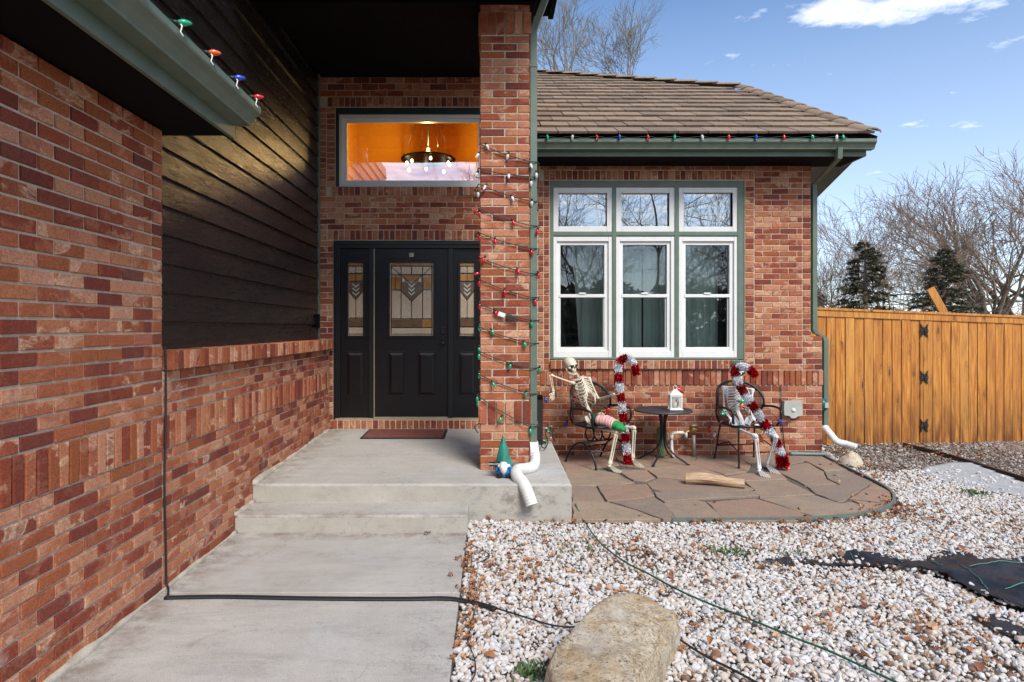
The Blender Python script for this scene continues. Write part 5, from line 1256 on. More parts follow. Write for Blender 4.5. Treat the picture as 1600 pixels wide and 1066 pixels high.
lefts = [(746, 270, 'white', 1), (748, 240, 'white', 1), (747, 300, 'white', 0), (748, 329, 'red', 2), (749.5, 331, 'red', 0), (749.6, 368, 'red', 0), (750, 400, 'red', 0), (748.5, 427, 'red', 2), (748.8, 439, 'red', 0), (749.5, 475, 'red', 0), (749, 509, 'green', 0), (748.6, 543, 'green', 0), (748.5, 553, 'green', 0), (748.8, 583, 'green', 0), (746, 620, 'green', 0), (747, 627, 'green', 0)]
for (x, y, col, k) in lefts: put_bulb(ls_, P(x, y, 5.50)-OL, col, (random.uniform(-.2, .2), (0, .5, 1.3)[k], 0))
b = MB(); p = P(800, 497, 5.455)-OL; b.obox(p, (1, 0, -.35), (0, 1, 0), (.35, 0, 1), .055, .012, .012); b.build('plug', mat['wire'], ls_)
b = MB(); b.obox(p+Vector((-.09, 0, .03)), (1, 0, -.35), (0, 1, 0), (.35, 0, 1), .03, .006, .018); b.build('plug_tag', mat['white'], ls_)
# gutter strings
s1 = thing('light_string', 'string of coloured bulbs clipped along the wing roof gutter', 'string lights', (2.3, 6.94, 3.61)); O1 = Vector(s1.location)
xs_ = [855, 895, 932, 968, 1012, 1054.5, 1096.6, 1139, 1181.4, 1225, 1268.4, 1307.6, 1317]; cs = ['green', 'white', 'red', 'blue', 'red', 'green', 'white', 'red', 'blue', 'red', 'green', 'white', 'green']
pts = [P(840, 213, 6.94)]
clip = MB(); clip.tube([(0, 0, .02), (0, -.012, .0), (0, -.006, -.02), (0, -.016, -.034)], .0028, 5); clipme = clip.mesh('clip', mat['white'])
for x, cl in zip(xs_, cs):
    p = P(x, 212.5, 6.935); q = P(x, 214, 6.94); pts += [q+Vector((0, 0, .006)), q+Vector((.12, .0, -.012))]
    bo = put_bulb(s1, p-O1+Vector((0, 0, .01)), cl, (random.uniform(-.3, .4), random.uniform(-.3, .3), 0), 1.15); inst('clip', clipme, s1, p-O1+Vector((0, .01, -.01)))
b = MB(); b.tube([p-O1 for p in smooth_path(pts[:-1], 3)], .003, 5); b.build('wire', mat['wire'], s1)
s2 = thing('light_string', 'four coloured bulbs clipped to the garage gutter at the upper left', 'string lights', (-1.38, 3.5, 2.85)); O3 = Vector(s2.location)
gxl = -1.378
def gy(px): return -gxl*F/(VX-px)
gb_ = [(278, 'green'), (326, 'orange'), (366, 'blue'), (396.5, 'red'), (213, 'red')]
wp_ = [(gxl-.01, 1.6, 2.855)]
for px, cl in sorted(gb_): y_ = gy(px); wp_ += [(gxl-.01, y_-.1, 2.848), (gxl-.005, y_, 2.862)]
wp_.append((gxl-.02, 3.78, 2.85))
b = MB(); b.tube([Vector(p)-O3 for p in smooth_path(wp_, 4)], .0032, 5); b.build('wire', mat['wire'], s2)
for px, cl in gb_:
    y_ = gy(px); put_bulb(s2, Vector((gxl, y_, 2.868))-O3, cl, (.12, -PI/2-.12, .35), 1.1); inst('clip', clipme, s2, Vector((gxl+.004, y_, 2.85))-O3, (0, 0, PI/2), (1.2, 1.2, 1.3))
# tangle on the landing corner and blue bulbs
s3 = thing('light_string', 'tangled end of a light string lying on the back corner of the landing', 'string lights', (.6, 6.6, zl(6.6))); O4 = Vector(s3.location)
b = MB(); tp = [P(841, 688, 6.5), P(850, 690, 6.4), P(846, 697, 6.3), P(852, 700, 6.25), P(856, 690, 6.5), P(852, 676, 6.7), P(858, 668, 6.75), P(863, 676, 6.75), P(866, 690, 6.9)]
b.tube([p-O4 for p in smooth_path(tp, 5)], .006, 5); b.build('wire', mat['wire'], s3)
for (x, y, cl) in [(854, 671, 'white'), (858, 676, 'green'), (863, 684, 'white'), (850, 694, 'green'), (846, 700, 'green'), (851, 700, 'green'), (848, 690, 'green'), (861, 668, 'green')]:
    p = P(x, y, 6.6); p.z = max(p.z, zl(6.6)+.02) if x < 860 else p.z; put_bulb(s3, p-O4, cl, (random.uniform(0, 3), random.uniform(0, 3), 0))
s4 = thing('light_string', 'loose string of blue, red and orange bulbs draped along the wall behind the chairs', 'string lights', (1.6, 7.42, .6)); O5 = Vector(s4.location)
wp5 = [P(866, 690, 7.40), P(872, 672, 7.44), P(884, 660, 7.46), P(888, 650, 7.46), P(905, 628, 7.44), P(950, 640, 7.42), P(1000, 700, 7.42), P(1050, 690, 7.4), P(1075, 678, 7.42), P(1107, 668, 7.44), P(1112, 650, 7.46), P(1126, 640, 7.44), P(1200, 645, 7.44), P(1214, 655, 7.44)]
b = MB(); b.tube([p-O5 for p in smooth_path(wp5, 4)], .003, 5); b.build('wire', mat['wire'], s4)
for (x, y, cl) in [(851.5, 622, 'blue'), (886, 660, 'blue'), (1109, 668, 'red'), (1117, 676, 'white')]: put_bulb(s4, P(x, y, 7.43)-O5, cl, (random.uniform(-.5, .5), random.uniform(-.5, .5), 0), 1.25)

# ------------------------------------------------------------------ gnome
gn = thing('garden_gnome', 'small garden gnome with tall teal hat, white beard and tiny black sign', 'gnome', (.117, 5.27, zl(5.27)))
s_ = 5.25/F
def gl_(x, y, dy=0): return ((x-787)*s_, dy, (745-y)*s_)
b = MB(); b.lathe([(.045, 0), (.066, .012), (.068, .05), (.058, .085), (.035, .105)], n=18); b.build('body', mat['gnomeblue'], gn)
for sg in (-1, 1):
    b = MB(); b.ell((sg*.035, -.05, .018), (.026, .035, .018)); b.build('boot', mat['black'], gn)
b = MB(); hat = [(.062, .10), (.060, .12), (.050, .15), (.040, .20), (.029, .25), (.017, .30), (.006, .335), (.002, .345)]
b.lathe([(r*1.15, z) for r, z in hat], (0, .005, 0), 20); b.ell((.05, .0, .105), (.035, .03, .022)); 
hm = b.build('hat', mat['gnometeal'], gn)
for v in hm.data.vertices:
    n_ = mnoise.noise(v.co*30)*.006; v.co.x += n_+(v.co.z-.1)*(-.02); v.co.y += n_
b = MB(); v = []
b.tube([(0, -.05, .125), (-.004, -.066, .09), (0, -.072, .055), (0, -.066, .028)], [.036, .046, .030, .005], 12, flat=.8); b.ell((-.028, -.05, .10), (.03, .02, .016)); b.ell((.028, -.05, .10), (.03, .02, .016)); b.build('beard', mat['white'], gn)
b = MB(); b.ell((-.002, -.078, .125), (.010, .011, .010)); b.build('nose', plain('skin_pink', (.55, .28, .20), .5), gn)
for sg in (-1, 1):
    b = MB(); b.ell((sg*.058, -.03, .07), (.016, .025, .03)); b.build('arm', mat['gnomeblue'], gn)
b = MB(); b.box(-.118, -.036, -.062, -.056, .097, .135); sg_ = b.build('sign', mat['black'], gn)
try:
    cu = bpy.data.curves.new('lettering', 'FONT'); cu.body = 'WELCOME'; cu.size = .019; cu.align_x = 'CENTER'; cu.align_y = 'CENTER'; cu.extrude = .0008
    tmp_ = bpy.data.objects.new('lettering', cu); C.objects.link(tmp_); bpy.context.view_layer.update(); me_ = bpy.data.meshes.new_from_object(tmp_.evaluated_get(bpy.context.evaluated_depsgraph_get())); bpy.data.objects.remove(tmp_); to = bpy.data.objects.new('lettering', me_); C.objects.link(to); me_.materials.clear(); me_.materials.append(mat['white']); to.parent = sg_; to.location = (-.077, -.0635, .116); to.rotation_euler = (PI/2, 0, 0); 
except Exception as e: print(e)

# ------------------------------------------------------------------ furniture
def chair(name, label, loc, rz, spring):
    r = thing(name, label, 'chair', loc, rz, 'black iron patio chairs')
    R = .0095
    # seat: rounded square mesh panel with rolled rim, local facing -Y
    n = 28; rim = []
    for i in range(n):
        a = 2*PI*i/n; c, s_ = math.cos(a), math.sin(a); e = .62
        x = .245*math.copysign(abs(c)**e, c); y = .235*math.copysign(abs(s_)**e, s_)
        rim.append(Vector((x*(1-.08*(y > 0)), y, .425+.012*(y < -.15))))
    b = MB(); m = 6; vs = [(0, 0, .412)]
    for k in range(1, m+1):
        t = k/m
        for p in rim: vs.append((p.x*t, p.y*t, .412+(p.z-.412)*t**3))
    fs = [(0, 1+i, 1+(i+1) % n) for i in range(n)]
    for k in range(m-1):
        for i in range(n): fs.append((1+k*n+i, 1+(k+1)*n+i, 1+(k+1)*n+(i+1) % n, 1+k*n+(i+1) % n))
    b.add(vs, fs, True); o = b.build('seat', mat['seatmesh'], r); md = o.modifiers.new('t', 'SOLIDIFY'); md.thickness = .006
    b = MB(); b.tube(rim+[rim[0], rim[1]], .013, 8, cap=False); b.build('seat_rim', mat['iron'], r)
    # back: curved barrel frame
    bk = []
    bk.append(Vector((-.288, .125, .612)))
    for i in range(15):
        t = i/14; a = PI*(.06+.88*t); x = -.29*math.cos(a); up_ = math.sin(a)**.6
        bk.append(Vector((x, .10+.17*math.sin(a), .60+.29*up_)))
    bk.append(Vector((.288, .125, .612)))
    b = MB(); b.tube(smooth_path(bk, 3), .013, 8); b.build('back_frame', mat['iron'], r)
    # lattice mesh back
    b = MB()
    def bp(u, v_):  # u -1..1, v 0..1
        a = PI*(.5+.42*u); x = -.28*math.cos(a); top_ = .60+.29*math.sin(a)**.6; return Vector((x, .10+.17*math.sin(a)*(1-.25*(1-v_)), .44+(top_-.44)*v_))
    nn = 46
    for i in range(nn+1):
        u = -1+2*i/nn; b.tube([bp(u, 0), bp(u, .5), bp(u, 1)], .0016, 3, cap=False)
    for j in range(1, 34):
        v_ = j/34; b.tube([bp(-1+2*i/12, v_) for i in range(13)], .0016, 3, cap=False)
    b.build('back_mesh', mat['iron'], r)
    for sg in (-1, 1):
        b = MB(); b.tube(smooth_path([(sg*.287, .135, .61), (sg*.30, .0, .625), (sg*.30, -.13, .62), (sg*.29, -.19, .60), (sg*.285, -.205, .56), (sg*.28, -.20, .50), (sg*.25, -.17, .43)], 5), [.013]*31, 8); b.build('armrest', mat['iron'], r)
        b = MB(); b.tube(smooth_path([(sg*.283, .14, .62), (sg*.27, .17, .52), (sg*.22, .19, .43)], 4), .011, 8); b.build('back_support', mat['iron'], r)
    if spring:
        for sg in (-1, 1):
            b = MB(); b.tube(smooth_path([(sg*.26, -.24, .008), (sg*.262, -.21, .10), (sg*.26, -.13, .20), (sg*.25, 0, .25), (sg*.26, .13, .20), (sg*.262, .21, .10), (sg*.26, .26, .008)], 6), .011, 8)
            b.ell((sg*.26, -.24, .010), (.018, .018, .009)); b.ell((sg*.26, .26, .010), (.018, .018, .009)); b.build('leg_arch', mat['iron'], r)
        b = MB(); b.tube([(-.25, 0, .25), (.25, 0, .25)], .010, 8); b.tube([(-.255, -.16, .165), (.255, -.16, .165)], .008, 8); b.tube([(-.255, .16, .165), (.255, .16, .165)], .008, 8)
        b.tube([(-.255, -.16, .165), (.2, 0, .25)], .007, 6); b.build('stretcher', mat['iron'], r)
        b = MB()
        for x_ in (-.12, .0, .12):
            b.tube([(x_+.0, .02+.07*math.cos(a), .333+.08*math.sin(a)) for a in [2*PI*i/16 for i in range(17)]], .009, 6)
        b.build('rocker_spring', mat['iron'], r)
    else:
        for sx_ in (-1, 1):
            for sy_ in (-1, 1):
                b = MB(); b.tube(smooth_path([(sx_*.21, sy_*.19, .415), (sx_*.225, sy_*.215, .25), (sx_*.235, sy_*.24, .10), (sx_*.245, sy_*.255, .008)], 4), .010, 8); b.ell((sx_*.246, sy_*.256, .012), (.016, .016, .011)); b.build('leg', mat['iron'], r)
        b = MB(); b.tube([(-.23, .225, .16), (.23, .225, .16)], .008, 8); b.tube([(-.23, -.225, .16), (.23, -.225, .16)], .008, 8)
        for sx_ in (-1, 1): b.tube([(sx_*.23, -.22, .17), (sx_*.215, 0, .24), (sx_*.23, .22, .17)], .007, 6)
        b.build('stretcher', mat['iron'], r)
    return r
chair('patio_chair', 'black iron spring-base patio chair holding the reclining skeleton', (1.215, 7.0, PZ), .57, True)
chair('patio_chair', 'black iron four-legged patio chair holding the skeleton with the teal cap', (2.86, 7.02, PZ), .16, False)

tb = thing('patio_table', 'small round black iron table between the two chairs', 'table', (P(1036, 640, 7.05).x, 7.05, PZ))
tz = .607-PZ
b = MB(); b.lathe([(.29, tz-.022), (.315, tz-.018), (.317, tz-.004), (.308, tz+.001), (.285, tz-.005), (.05, tz-.006), (.001, tz-.006)], n=40); b.build('table_top', mat['seatmesh'], tb)
b = MB(); rr_ = [Vector((.312*math.cos(2*PI*i/40), .312*math.sin(2*PI*i/40), tz-.008)) for i in range(42)]; b.tube(rr_, .0105, 6, cap=False); b.build('rim', plain('rim_iron', (.06, .06, .06), .4, .3), tb)
for k in range(4):
    a = PI/4+2*PI*k/4+.15; ca, sa = math.cos(a), math.sin(a)
    q = lambda r_, z_: (ca*r_, sa*r_, z_)
    b = MB(); b.tube(smooth_path([q(.12, tz-.015), q(.045, tz-.06), q(.028, tz-.16), q(.026, .30), q(.034, .24), q(.07, .16), q(.15, .085), q(.24, .035), q(.285, .006)], 5), .010, 8); b.ell(q(.288, .008), (.020, .020, .008)); b.build('leg', mat['iron'], tb)
    b = MB(); b.tube(smooth_path([q(.26, tz-.018), q(.06, tz-.03), q(.028, tz-.10)], 5), .007, 6); b.build('brace', mat['iron'], tb)
# lantern
lc = P(1054, 640, 7.05); ln = thing('lantern', 'white cut-metal candle lantern standing on the small black table', 'lantern', (lc.x, 7.03, .607))
b = MB(); b.bbox(-.075, .075, -.06, .06, 0, .010, .003); b.build('base', mat['white'], ln)
b = MB()
for sx_ in (-1, 1):
    for sy_ in (-1, 1): b.box(sx_*.060-.006, sx_*.060+.006, sy_*.048-.006, sy_*.048+.006, .010, .165)
for y_ in (-.050, .050):
    b.box(-.054, .054, y_-.003, y_+.003, .150, .165); b.box(-.054, .054, y_-.003, y_+.003, .010, .026)
    for i in range(7):
        for j in range(9):
            if (i+j) % 2: continue
            x_ = -.045+i*.015; z_ = .034+j*.014
            if abs(x_) < .03 and z_ < .115 and z_ > .04: continue
            b.obox((x_, y_, z_), (1, 0, 1), (0, 1, 0), (-1, 0, 1), .0085, .002, .0045)
            b.obox((x_, y_, z_), (1, 0, 1), (0, 1, 0), (-1, 0, 1), .0045, .002, .0085)
for x_ in (-.062, .062):
    for j in range(5): b.obox((x_, 0, .04+j*.028), (0, 1, 1), (1, 0, 0), (0, -1, 1), .05, .002, .004)
b.build('cage', mat['white'], ln)
b = MB(); b.add([(-.074, -.06, .166), (.074, -.06, .166), (.074, .06, .166), (-.074, .06, .166), (-.028, -.022, .215), (.028, -.022, .215), (.028, .022, .215), (-.028, .022, .215)], [(0, 3, 2, 1), (4, 5, 6, 7), (0, 1, 5, 4), (1, 2, 6, 5), (2, 3, 7, 6), (3, 0, 4, 7)]); b.box(-.022, .022, -.018, .018, .2155, .228); b.build('lantern_roof', mat['white'], ln)
b = MB(); b.tube([(0+.022*math.cos(a), 0, .246+.022*math.sin(a)) for a in [2*PI*i/14 for i in range(15)]], .0035, 6, cap=False); b.build('ring', mat['white'], ln)
b = MB(); b.lathe([(.028, .011), (.028, .095), (.02, .10)], n=16); b.build('candle', plain('wax', (.70, .64, .45), .6), ln)
s5 = thing('light_string', 'red bulb on a short wire hooked at the lantern top', 'string lights', (lc.x+.1, 7.1, .80)); put_bulb(s5, (0, 0, 0), 'red', (0, 2.2, 0), 1.6); b = MB(); b.tube([(0, 0, 0), (-.03, 0, -.03), (-.06, .0, .02), (-.09, 0, .025)], .003, 5); b.build('wire', mat['wire'], s5)

# ------------------------------------------------------------------ skeletons
def bone(mb, a, c, r, k=1.7, n=8, bend=None):
    a, c = Vector(a), Vector(c); L_ = (c-a).length; pts = []; rr = []
    prof = [(0, .5), (.02, 1.25), (.06, 1.0*k), (.11, 1.25), (.18, .95), (.35, .82), (.5, .78), (.65, .82), (.82, .95), (.89, 1.25), (.94, 1.0*k), (.98, 1.25), (1, .5)]
    bv = Vector(bend) if bend else Vector((0, 0, 0))
    for t, q in prof: pts.append(a.lerp(c, t)+bv*math.sin(PI*t)); rr.append(r*q)
    mb.tube(pts, rr, n)
def skeleton(label, J, m_, hats=None):
    root = thing('skeleton', label, 'skeleton', J['pelvis'], 0, 'plastic skeletons seated on the patio chairs'); O_ = Vector(J['pelvis'])
    L = lambda p: Vector(p)-O_
    shr, shl = Vector(J['sh_a']), Vector(J['sh_b']); neck = Vector(J['neck']); rb = Vector(J['ribbase']); pel = Vector(J['pelvis'])
    up_ = (neck-rb).normalized(); rt = (shl-shr); rt = (rt-up_*rt.dot(up_)).normalized(); fw = rt.cross(up_); 
    if fw.y > 0: fw = -fw
    half = (shl-shr).length/2
    # spine
    b = MB(); sp = smooth_path([pel, pel.lerp(rb, .5)-fw*.0, rb-fw*.02, rb.lerp(neck, .5)-fw*.05, neck-fw*.01, Vector(J['skull'])-up_*.07], 7)
    for i in range(len(sp)-1):
        p = sp[i]; d = (sp[i+1]-sp[i]).normalized(); b.tube([p-O_-d*.008, p-O_+d*.008], [.018-.006*i/len(sp)]*2, 8); b.obox(p-O_-fw*-.0, d, rt, fw, .004, .026-.01*i/len(sp), .006); b.obox(p-O_-fw*.018, d, rt, fw, .005, .004, .014)
    b.tube([p-O_ for p in sp], .009, 6); b.build('spine', m_, root)
    # rib cage
    b = MB(); Hc = (neck-rb).length
    st0, st1 = neck+fw*.055-up_*.03, rb.lerp(neck, .38)+fw*.088
    for k in range(9):
        t = k/8; cb = neck.lerp(rb, .08+t*.80)-fw*.045; wdt = half*(.42+.34*math.sin(PI*min(1, .25+t*.62))); dep = .075+.035*math.sin(PI*min(1, t*.9+.1)); drop = .030+.05*t
        fr = st0.lerp(st1, min(1, t*1.15)) if k < 7 else st1-up_*(.02*(k-6))
        for sg in (-1, 1):
            endp = fr+rt*sg*(.010 if k < 7 else .045+.02*(k-6))
            pts = [cb, cb+rt*sg*wdt*.55-fw*.012+up_*.006, cb+rt*sg*wdt*.97+fw*dep*.35-up_*drop*.3, cb+rt*sg*wdt+fw*dep*.8-up_*drop*.7, (cb+rt*sg*wdt*.75+fw*dep*1.35-up_*drop).lerp(endp, .25), endp]
            b.tube([p-O_ for p in smooth_path(pts, 4)], .0068, 6)
    b.tube([L(st0+up_*.012), L(st0.lerp(st1, .3)), L(st1), L(st1-up_*.03)], [.017, .012, .012, .004], 8, flat=.6)
    b.build('rib_cage', m_, root)
    for s_pt, sg in ((shr, -1), (shl, 1)):
        b = MB(); bone(b, L(st0+up_*.012+rt*sg*.01), L(s_pt+up_*.012), .007); b.build('collarbone', m_, root)
        b = MB(); q = s_pt-fw*.035; v = [q, q-rt*sg*.085+up_*.01, q-rt*sg*.05-up_*.11]; b.add([p-O_ for p in v]+[p-O_+fw*.008 for p in v], [(0, 1, 2), (5, 4, 3), (0, 3, 4, 1), (1, 4, 5, 2), (2, 5, 3, 0)]); b.build('shoulder_blade', m_, root)
    # pelvis
    b = MB(); pu, pr2, pf = J.get('pel_axes', (Vector((0, 0, 1)), rt, fw))
    for sg in (-1, 1):
        ring = [pel+pr2*sg*(.03+.005)+pu*.02-pf*.02, pel+pr2*sg*.075+pu*.085-pf*.02, pel+pr2*sg*.125+pu*.075+pf*.02, pel+pr2*sg*.115+pu*.02+pf*.045, pel+pr2*sg*.075-pu*.02+pf*.045, pel+pr2*sg*.02-pu*.035+pf*.065, pel+pr2*sg*.045-pu*.065+pf*.03, pel+pr2*sg*.075-pu*.045+pf*.0, pel+pr2*sg*.03+pu*.0-pf*.02]
        b.tube([p-O_ for p in smooth_path(ring, 4)], .0115, 6)
        v = ring[:5]; v2 = [p-O_ for p in v]; b.add(v2+[p+pf*.006 for p in v2], [(0, 1, 2, 3, 4), (9, 8, 7, 6, 5)])
    b.ell(L(pel+pu*.02-pf*.02), (.032, .02, .045)); b.build('pelvis', m_, root)
    # limbs
    for s_pt, el, wr_, hd in ((shr, J['el_a'], J['wr_a'], J['hd_a']), (shl, J['el_b'], J['wr_b'], J['hd_b'])):
        b = MB(); bone(b, L(s_pt), L(el), .0115); b.ell(L(s_pt), (.022, .022, .022)); b.build('upper_arm', m_, root)
        b = MB(); d = (Vector(wr_)-Vector(el)).normalized(); sd_ = d.cross(Vector((0, 1, 0))).normalized()*.010; bone(b, L(Vector(el)+sd_), L(Vector(wr_)+sd_*.6), .0065); bone(b, L(Vector(el)-sd_), L(Vector(wr_)-sd_*.6), .0065); b.build('forearm', m_, root)
        b = MB(); w0 = L(wr_); hdv = (Vector(hd)-Vector(wr_)); hl = hdv.length; hdv.normalize(); ax = hdv.cross(Vector((0, 1, 0)))
        ax = (ax if ax.length > .2 else hdv.cross(Vector((1, 0, 0)))).normalized()
        b.ell(w0+hdv*.012, (.017, .012, .014)); nrm_ = hdv.cross(ax)
        for k, (lf, of) in enumerate(((.86, -.020), (.98, -.007), (1.0, .006), (.9, .019))):
            p0 = w0+hdv*.018+ax*of*.5; p1 = w0+hdv*hl*.48*lf+ax*of; p2 = w0+hdv*hl*.78*lf+ax*of*1.15+nrm_*.012; p3 = w0+hdv*hl*lf+ax*of*1.1+nrm_*.028
            b.tube([p0, p1*.98+p0*.02, p1, p2, p3], [.0045, .004, .006, .005, .003], 6)
        b.tube([w0+hdv*.015-ax*.012, w0+hdv*hl*.35-ax*.036, w0+hdv*hl*.55-ax*.042+nrm_*.01], [.005, .0055, .003], 6); b.build('hand', m_, root)
    for hp, kn, an, toe in ((J['hip_a'], J['kn_a'], J['an_a'], J['toe_a']), (J['hip_b'], J['kn_b'], J['an_b'], J['toe_b'])):
        b = MB(); bone(b, L(hp), L(kn), .0155, 1.75, 10); b.ell(L(hp), (.028, .028, .028)); b.ell(L(kn), (.030, .028, .028)); b.build('thigh_bone', m_, root)
        b = MB(); d = (Vector(an)-Vector(kn)).normalized(); sd_ = d.cross(Vector((0, 1, 0))).normalized()
        bone(b, L(Vector(kn)-sd_*.004), L(Vector(an)-sd_*.003), .0125, 1.8, 8); bone(b, L(Vector(kn)+sd_*.022+d*.02), L(Vector(an)+sd_*.018), .007, 1.5); b.ell(L(kn)+Vector((0, -.022, .004)), (.018, .012, .02)); b.build('shin_bone', m_, root)
        b = MB(); a0 = L(an); tv = Vector(toe)-Vector(an); tl = tv.length; tv.normalize(); fx = Vector((tv.y, -tv.x, 0)).normalized()
        b.ell(a0+Vector((0, 0, -.014)), (.022, .026, .022)); bk = a0-Vector((tv.x, tv.y, 0)).normalized()*.035+Vector((0, 0, -.030)); b.ell(bk, (.018, .024, .016)); b.tube([bk, a0], .013, 6)
        for k in range(5):
            of = (-.034+.017*k); lf = (1.0, 1.02, .98, .92, .84)[k]; zt_ = -(a0.z+O_.z)+PZ+.006
            p0 = a0+tv*.02+fx*of*.55+Vector((0, 0, -.005)); p1 = a0+tv*tl*.62*lf+fx*of; p1.z = max(p1.z, zt_+a0.z*0+a0.z+.012+0*0) if False else p1.z; p2 = a0+tv*tl*lf+fx*of*1.15
            b.tube([p0, p1, p1.lerp(p2, .15), p1.lerp(p2, .5), p2], [.0058, .0045, .0062, .0048, .0036], 6)
        b.build('foot', m_, root)
    # skull, local facing -Y
    sk = Vector(J['skull']); fdir = Vector(J['face']).normalized(); ku = Vector(J.get('skull_up', (0, 0, 1))); ku = (ku-fdir*ku.dot(fdir)).normalized(); kx = ku.cross(-fdir).normalized()
    MM = Matrix((kx, -fdir, ku)).transposed().to_4x4(); MM.translation = sk-O_
    b = MB(); b.ell((0, .018, .020), (.069, .084, .070), n=20, m=14)
    o = None
    vs_ = []
    for i in range(len(b.v)):
        x, y, z = b.v[i]
        if y < -.03: x *= 1-.10*((-.03-y)/.04)
        if z < -.02: y *= .9; x *= .86
        b.v[i] = (x, y, z)
    b.ell((0, -.050, .022), (.050, .022, .012)); b.ell((0, -.047, -.035), (.032, .026, .026)); b.ell((-.045, -.036, -.016), (.018, .024, .012)); b.ell((.045, -.036, -.016), (.018, .024, .012)); b.ell((0, -.066, -.002), (.009, .012, .022))
    b.ell((0, -.060, -.052), (.026, .014, .010))
    sko = b.build('skull', m_, root); sko.matrix_local = MM
    for sg in (-1, 1):
        b = MB(); b.ell((sg*.026, -.0625, .002), (.0185, .012, .0165), n=14, m=10); b.build('eye_socket', mat['black'], sko)
    b = MB(); b.add([(-.009, -.0755, -.022), (.009, -.0755, -.022), (0, -.080, .000), (-.007, -.060, -.020), (.007, -.060, -.020), (0, -.065, 0)], [(0, 1, 2), (0, 3, 4, 1), (1, 4, 5, 2), (2, 5, 3, 0)]); b.build('nose_hole', mat['black'], sko)
    b = MB(); b.tube([(.030*math.sin(a), -.038-.030*math.cos(a), -.058) for a in [-1.3+2.6*i/12 for i in range(13)]], .0075, 6, flat=.5); tp_ = b.build('mouth_gap', mat['black'], sko)
    b = MB(); b.tube(smooth_path([(-.055, .012, -.02), (-.053, .006, -.055), (-.040, -.028, -.082), (-.018, -.058, -.090), (0, -.066, -.091), (.018, -.058, -.090), (.040, -.028, -.082), (.053, .006, -.055), (.055, .012, -.02)], 4), .0095, 8, flat=1.2); b.tube([(.028*math.sin(a), -.036-.026*math.cos(a), -.072) for a in [-1.3+2.6*i/12 for i in range(13)]], .009, 6); b.build('jaw', m_, sko)
    b = MB()
    for zr in (-.0535, -.0655):
        for i in range(10):
            a = -1.0+2.0*i/9; b.box(.0285*math.sin(a)-.0026, .0285*math.sin(a)+.0026, -.040-.0305*math.cos(a)-.004, -.040-.0305*math.cos(a)+.003, zr-.0045, zr+.0045)
    b.build('teeth', m_, sko)
    return root
SZ = PZ+.43
J1 = dict(pelvis=P(927, 661, 7.03), ribbase=P(918, 632, 7.08), neck=P(904, 588, 7.16), skull=P(892, 571, 7.13), face=(.50, -.85, -.12), skull_up=(-.16, 0, 1),
          sh_a=P(896, 599, 7.10), sh_b=P(921, 592, 7.22), el_a=P(860, 586, 7.12), wr_a=P(865, 613, 7.12), hd_a=P(861, 627, 7.08), el_b=P(935.5, 624.5, 7.12), wr_b=P(958, 617, 6.92), hd_b=P(966, 607, 6.89),
          hip_a=P(920, 667, 6.96), hip_b=P(950, 661, 7.12), kn_a=P(962.5, 675, 6.72), kn_b=P(990, 669, 6.95), an_a=P(952, 727, 6.70), an_b=P(988, 717, 6.98), toe_a=P(969, 740, 6.53), toe_b=P(1002, 731, 6.78))
skeleton('ivory skeleton lounging with one arm over the chair back, striped elf shorts on its lap', J1, mat['bone'])
J2 = dict(pelvis=P(1160, 664, 6.98), ribbase=P(1155, 643, 7.04), neck=P(1151, 603, 7.10), skull=P(1152, 583, 7.06), face=(.25, -.95, -.10), 
          sh_a=P(1130, 606, 7.08), sh_b=P(1176, 610, 7.12), el_a=P(1131.5, 640, 7.02), wr_a=P(1142, 655, 6.85), hd_a=P(1149, 667, 6.78), el_b=P(1174, 641, 7.05), wr_b=P(1177, 656, 6.88), hd_b=P(1184, 665, 6.80),
          hip_a=P(1147, 667, 6.95), hip_b=P(1182, 666, 6.98), kn_a=P(1180, 682, 6.47), kn_b=P(1212, 683, 6.60), an_a=P(1186, 734, 6.50), an_b=P(1198.5, 726, 6.78), toe_a=P(1198, 746.5, 6.34), toe_b=P(1214, 741, 6.48))
skeleton('pale skeleton sitting upright with a teal cap, a tinsel cane across its body', J2, mat['bonewhite'])
b = MB(); c = P(1154, 572, 7.06); b.ell(c, (.085, .085, .055), n=18, m=10); b.ell(c+Vector((.05, -.04, -.01)), (.06, .05, .03)); hb = b.build('cap', mat['teal'])
for v in hb.data.vertices: v.co += Vector((1, 1, 1))*mnoise.noise(v.co*25)*.008
tag(hb, 'teal knitted cap on the head of the upright skeleton', 'cap')
# elf shorts on the lap
es = thing('elf_shorts', 'red and white striped elf shorts with green belt and gold buckle on the lap', 'costume', P(930, 655, 6.9)); OE = Vector(es.location)
ax0, ax1 = P(930, 656, 6.92), P(976, 672, 6.66); dd = ax1-ax0
def seg(t0, t1, r0, r1, m_, nm, n=6):
    b = MB(); pts = []; rr = []
    for i in range(n+1): t = t0+(t1-t0)*i/n; pts.append(ax0+dd*t-OE+Vector((0, 0, .025*math.sin(PI*t)))); rr.append(r0+(r1-r0)*i/n+.004*math.sin(t*40))
    b.tube(pts, rr, 18, flat=.78); o = b.build(nm, m_, es)
    for v in o.data.vertices: v.co += Vector((1, 0, 1))*mnoise.noise(v.co*18)*.006
    return o
seg(.0, .17, .088, .094, mat['dgreen'], 'belt'); seg(.15, .68, .090, .074, mat['stripe'], 'shorts', 10); seg(.66, .84, .066, .055, mat['green'], 'cuff'); seg(.82, 1.0, .055, .028, mat['green'], 'cuff')
b = MB(); c = P(943, 644, 6.83)-OE; fr_ = [(-.022, -.018), (.022, -.018), (.022, .018), (-.022, .018), (-.022, -.018)]
b.tube([c+Vector((x_, 0, z_+x_*.2)) for x_, z_ in fr_], .005, 5, smooth=False); b.build('buckle', mat['gold'], es)

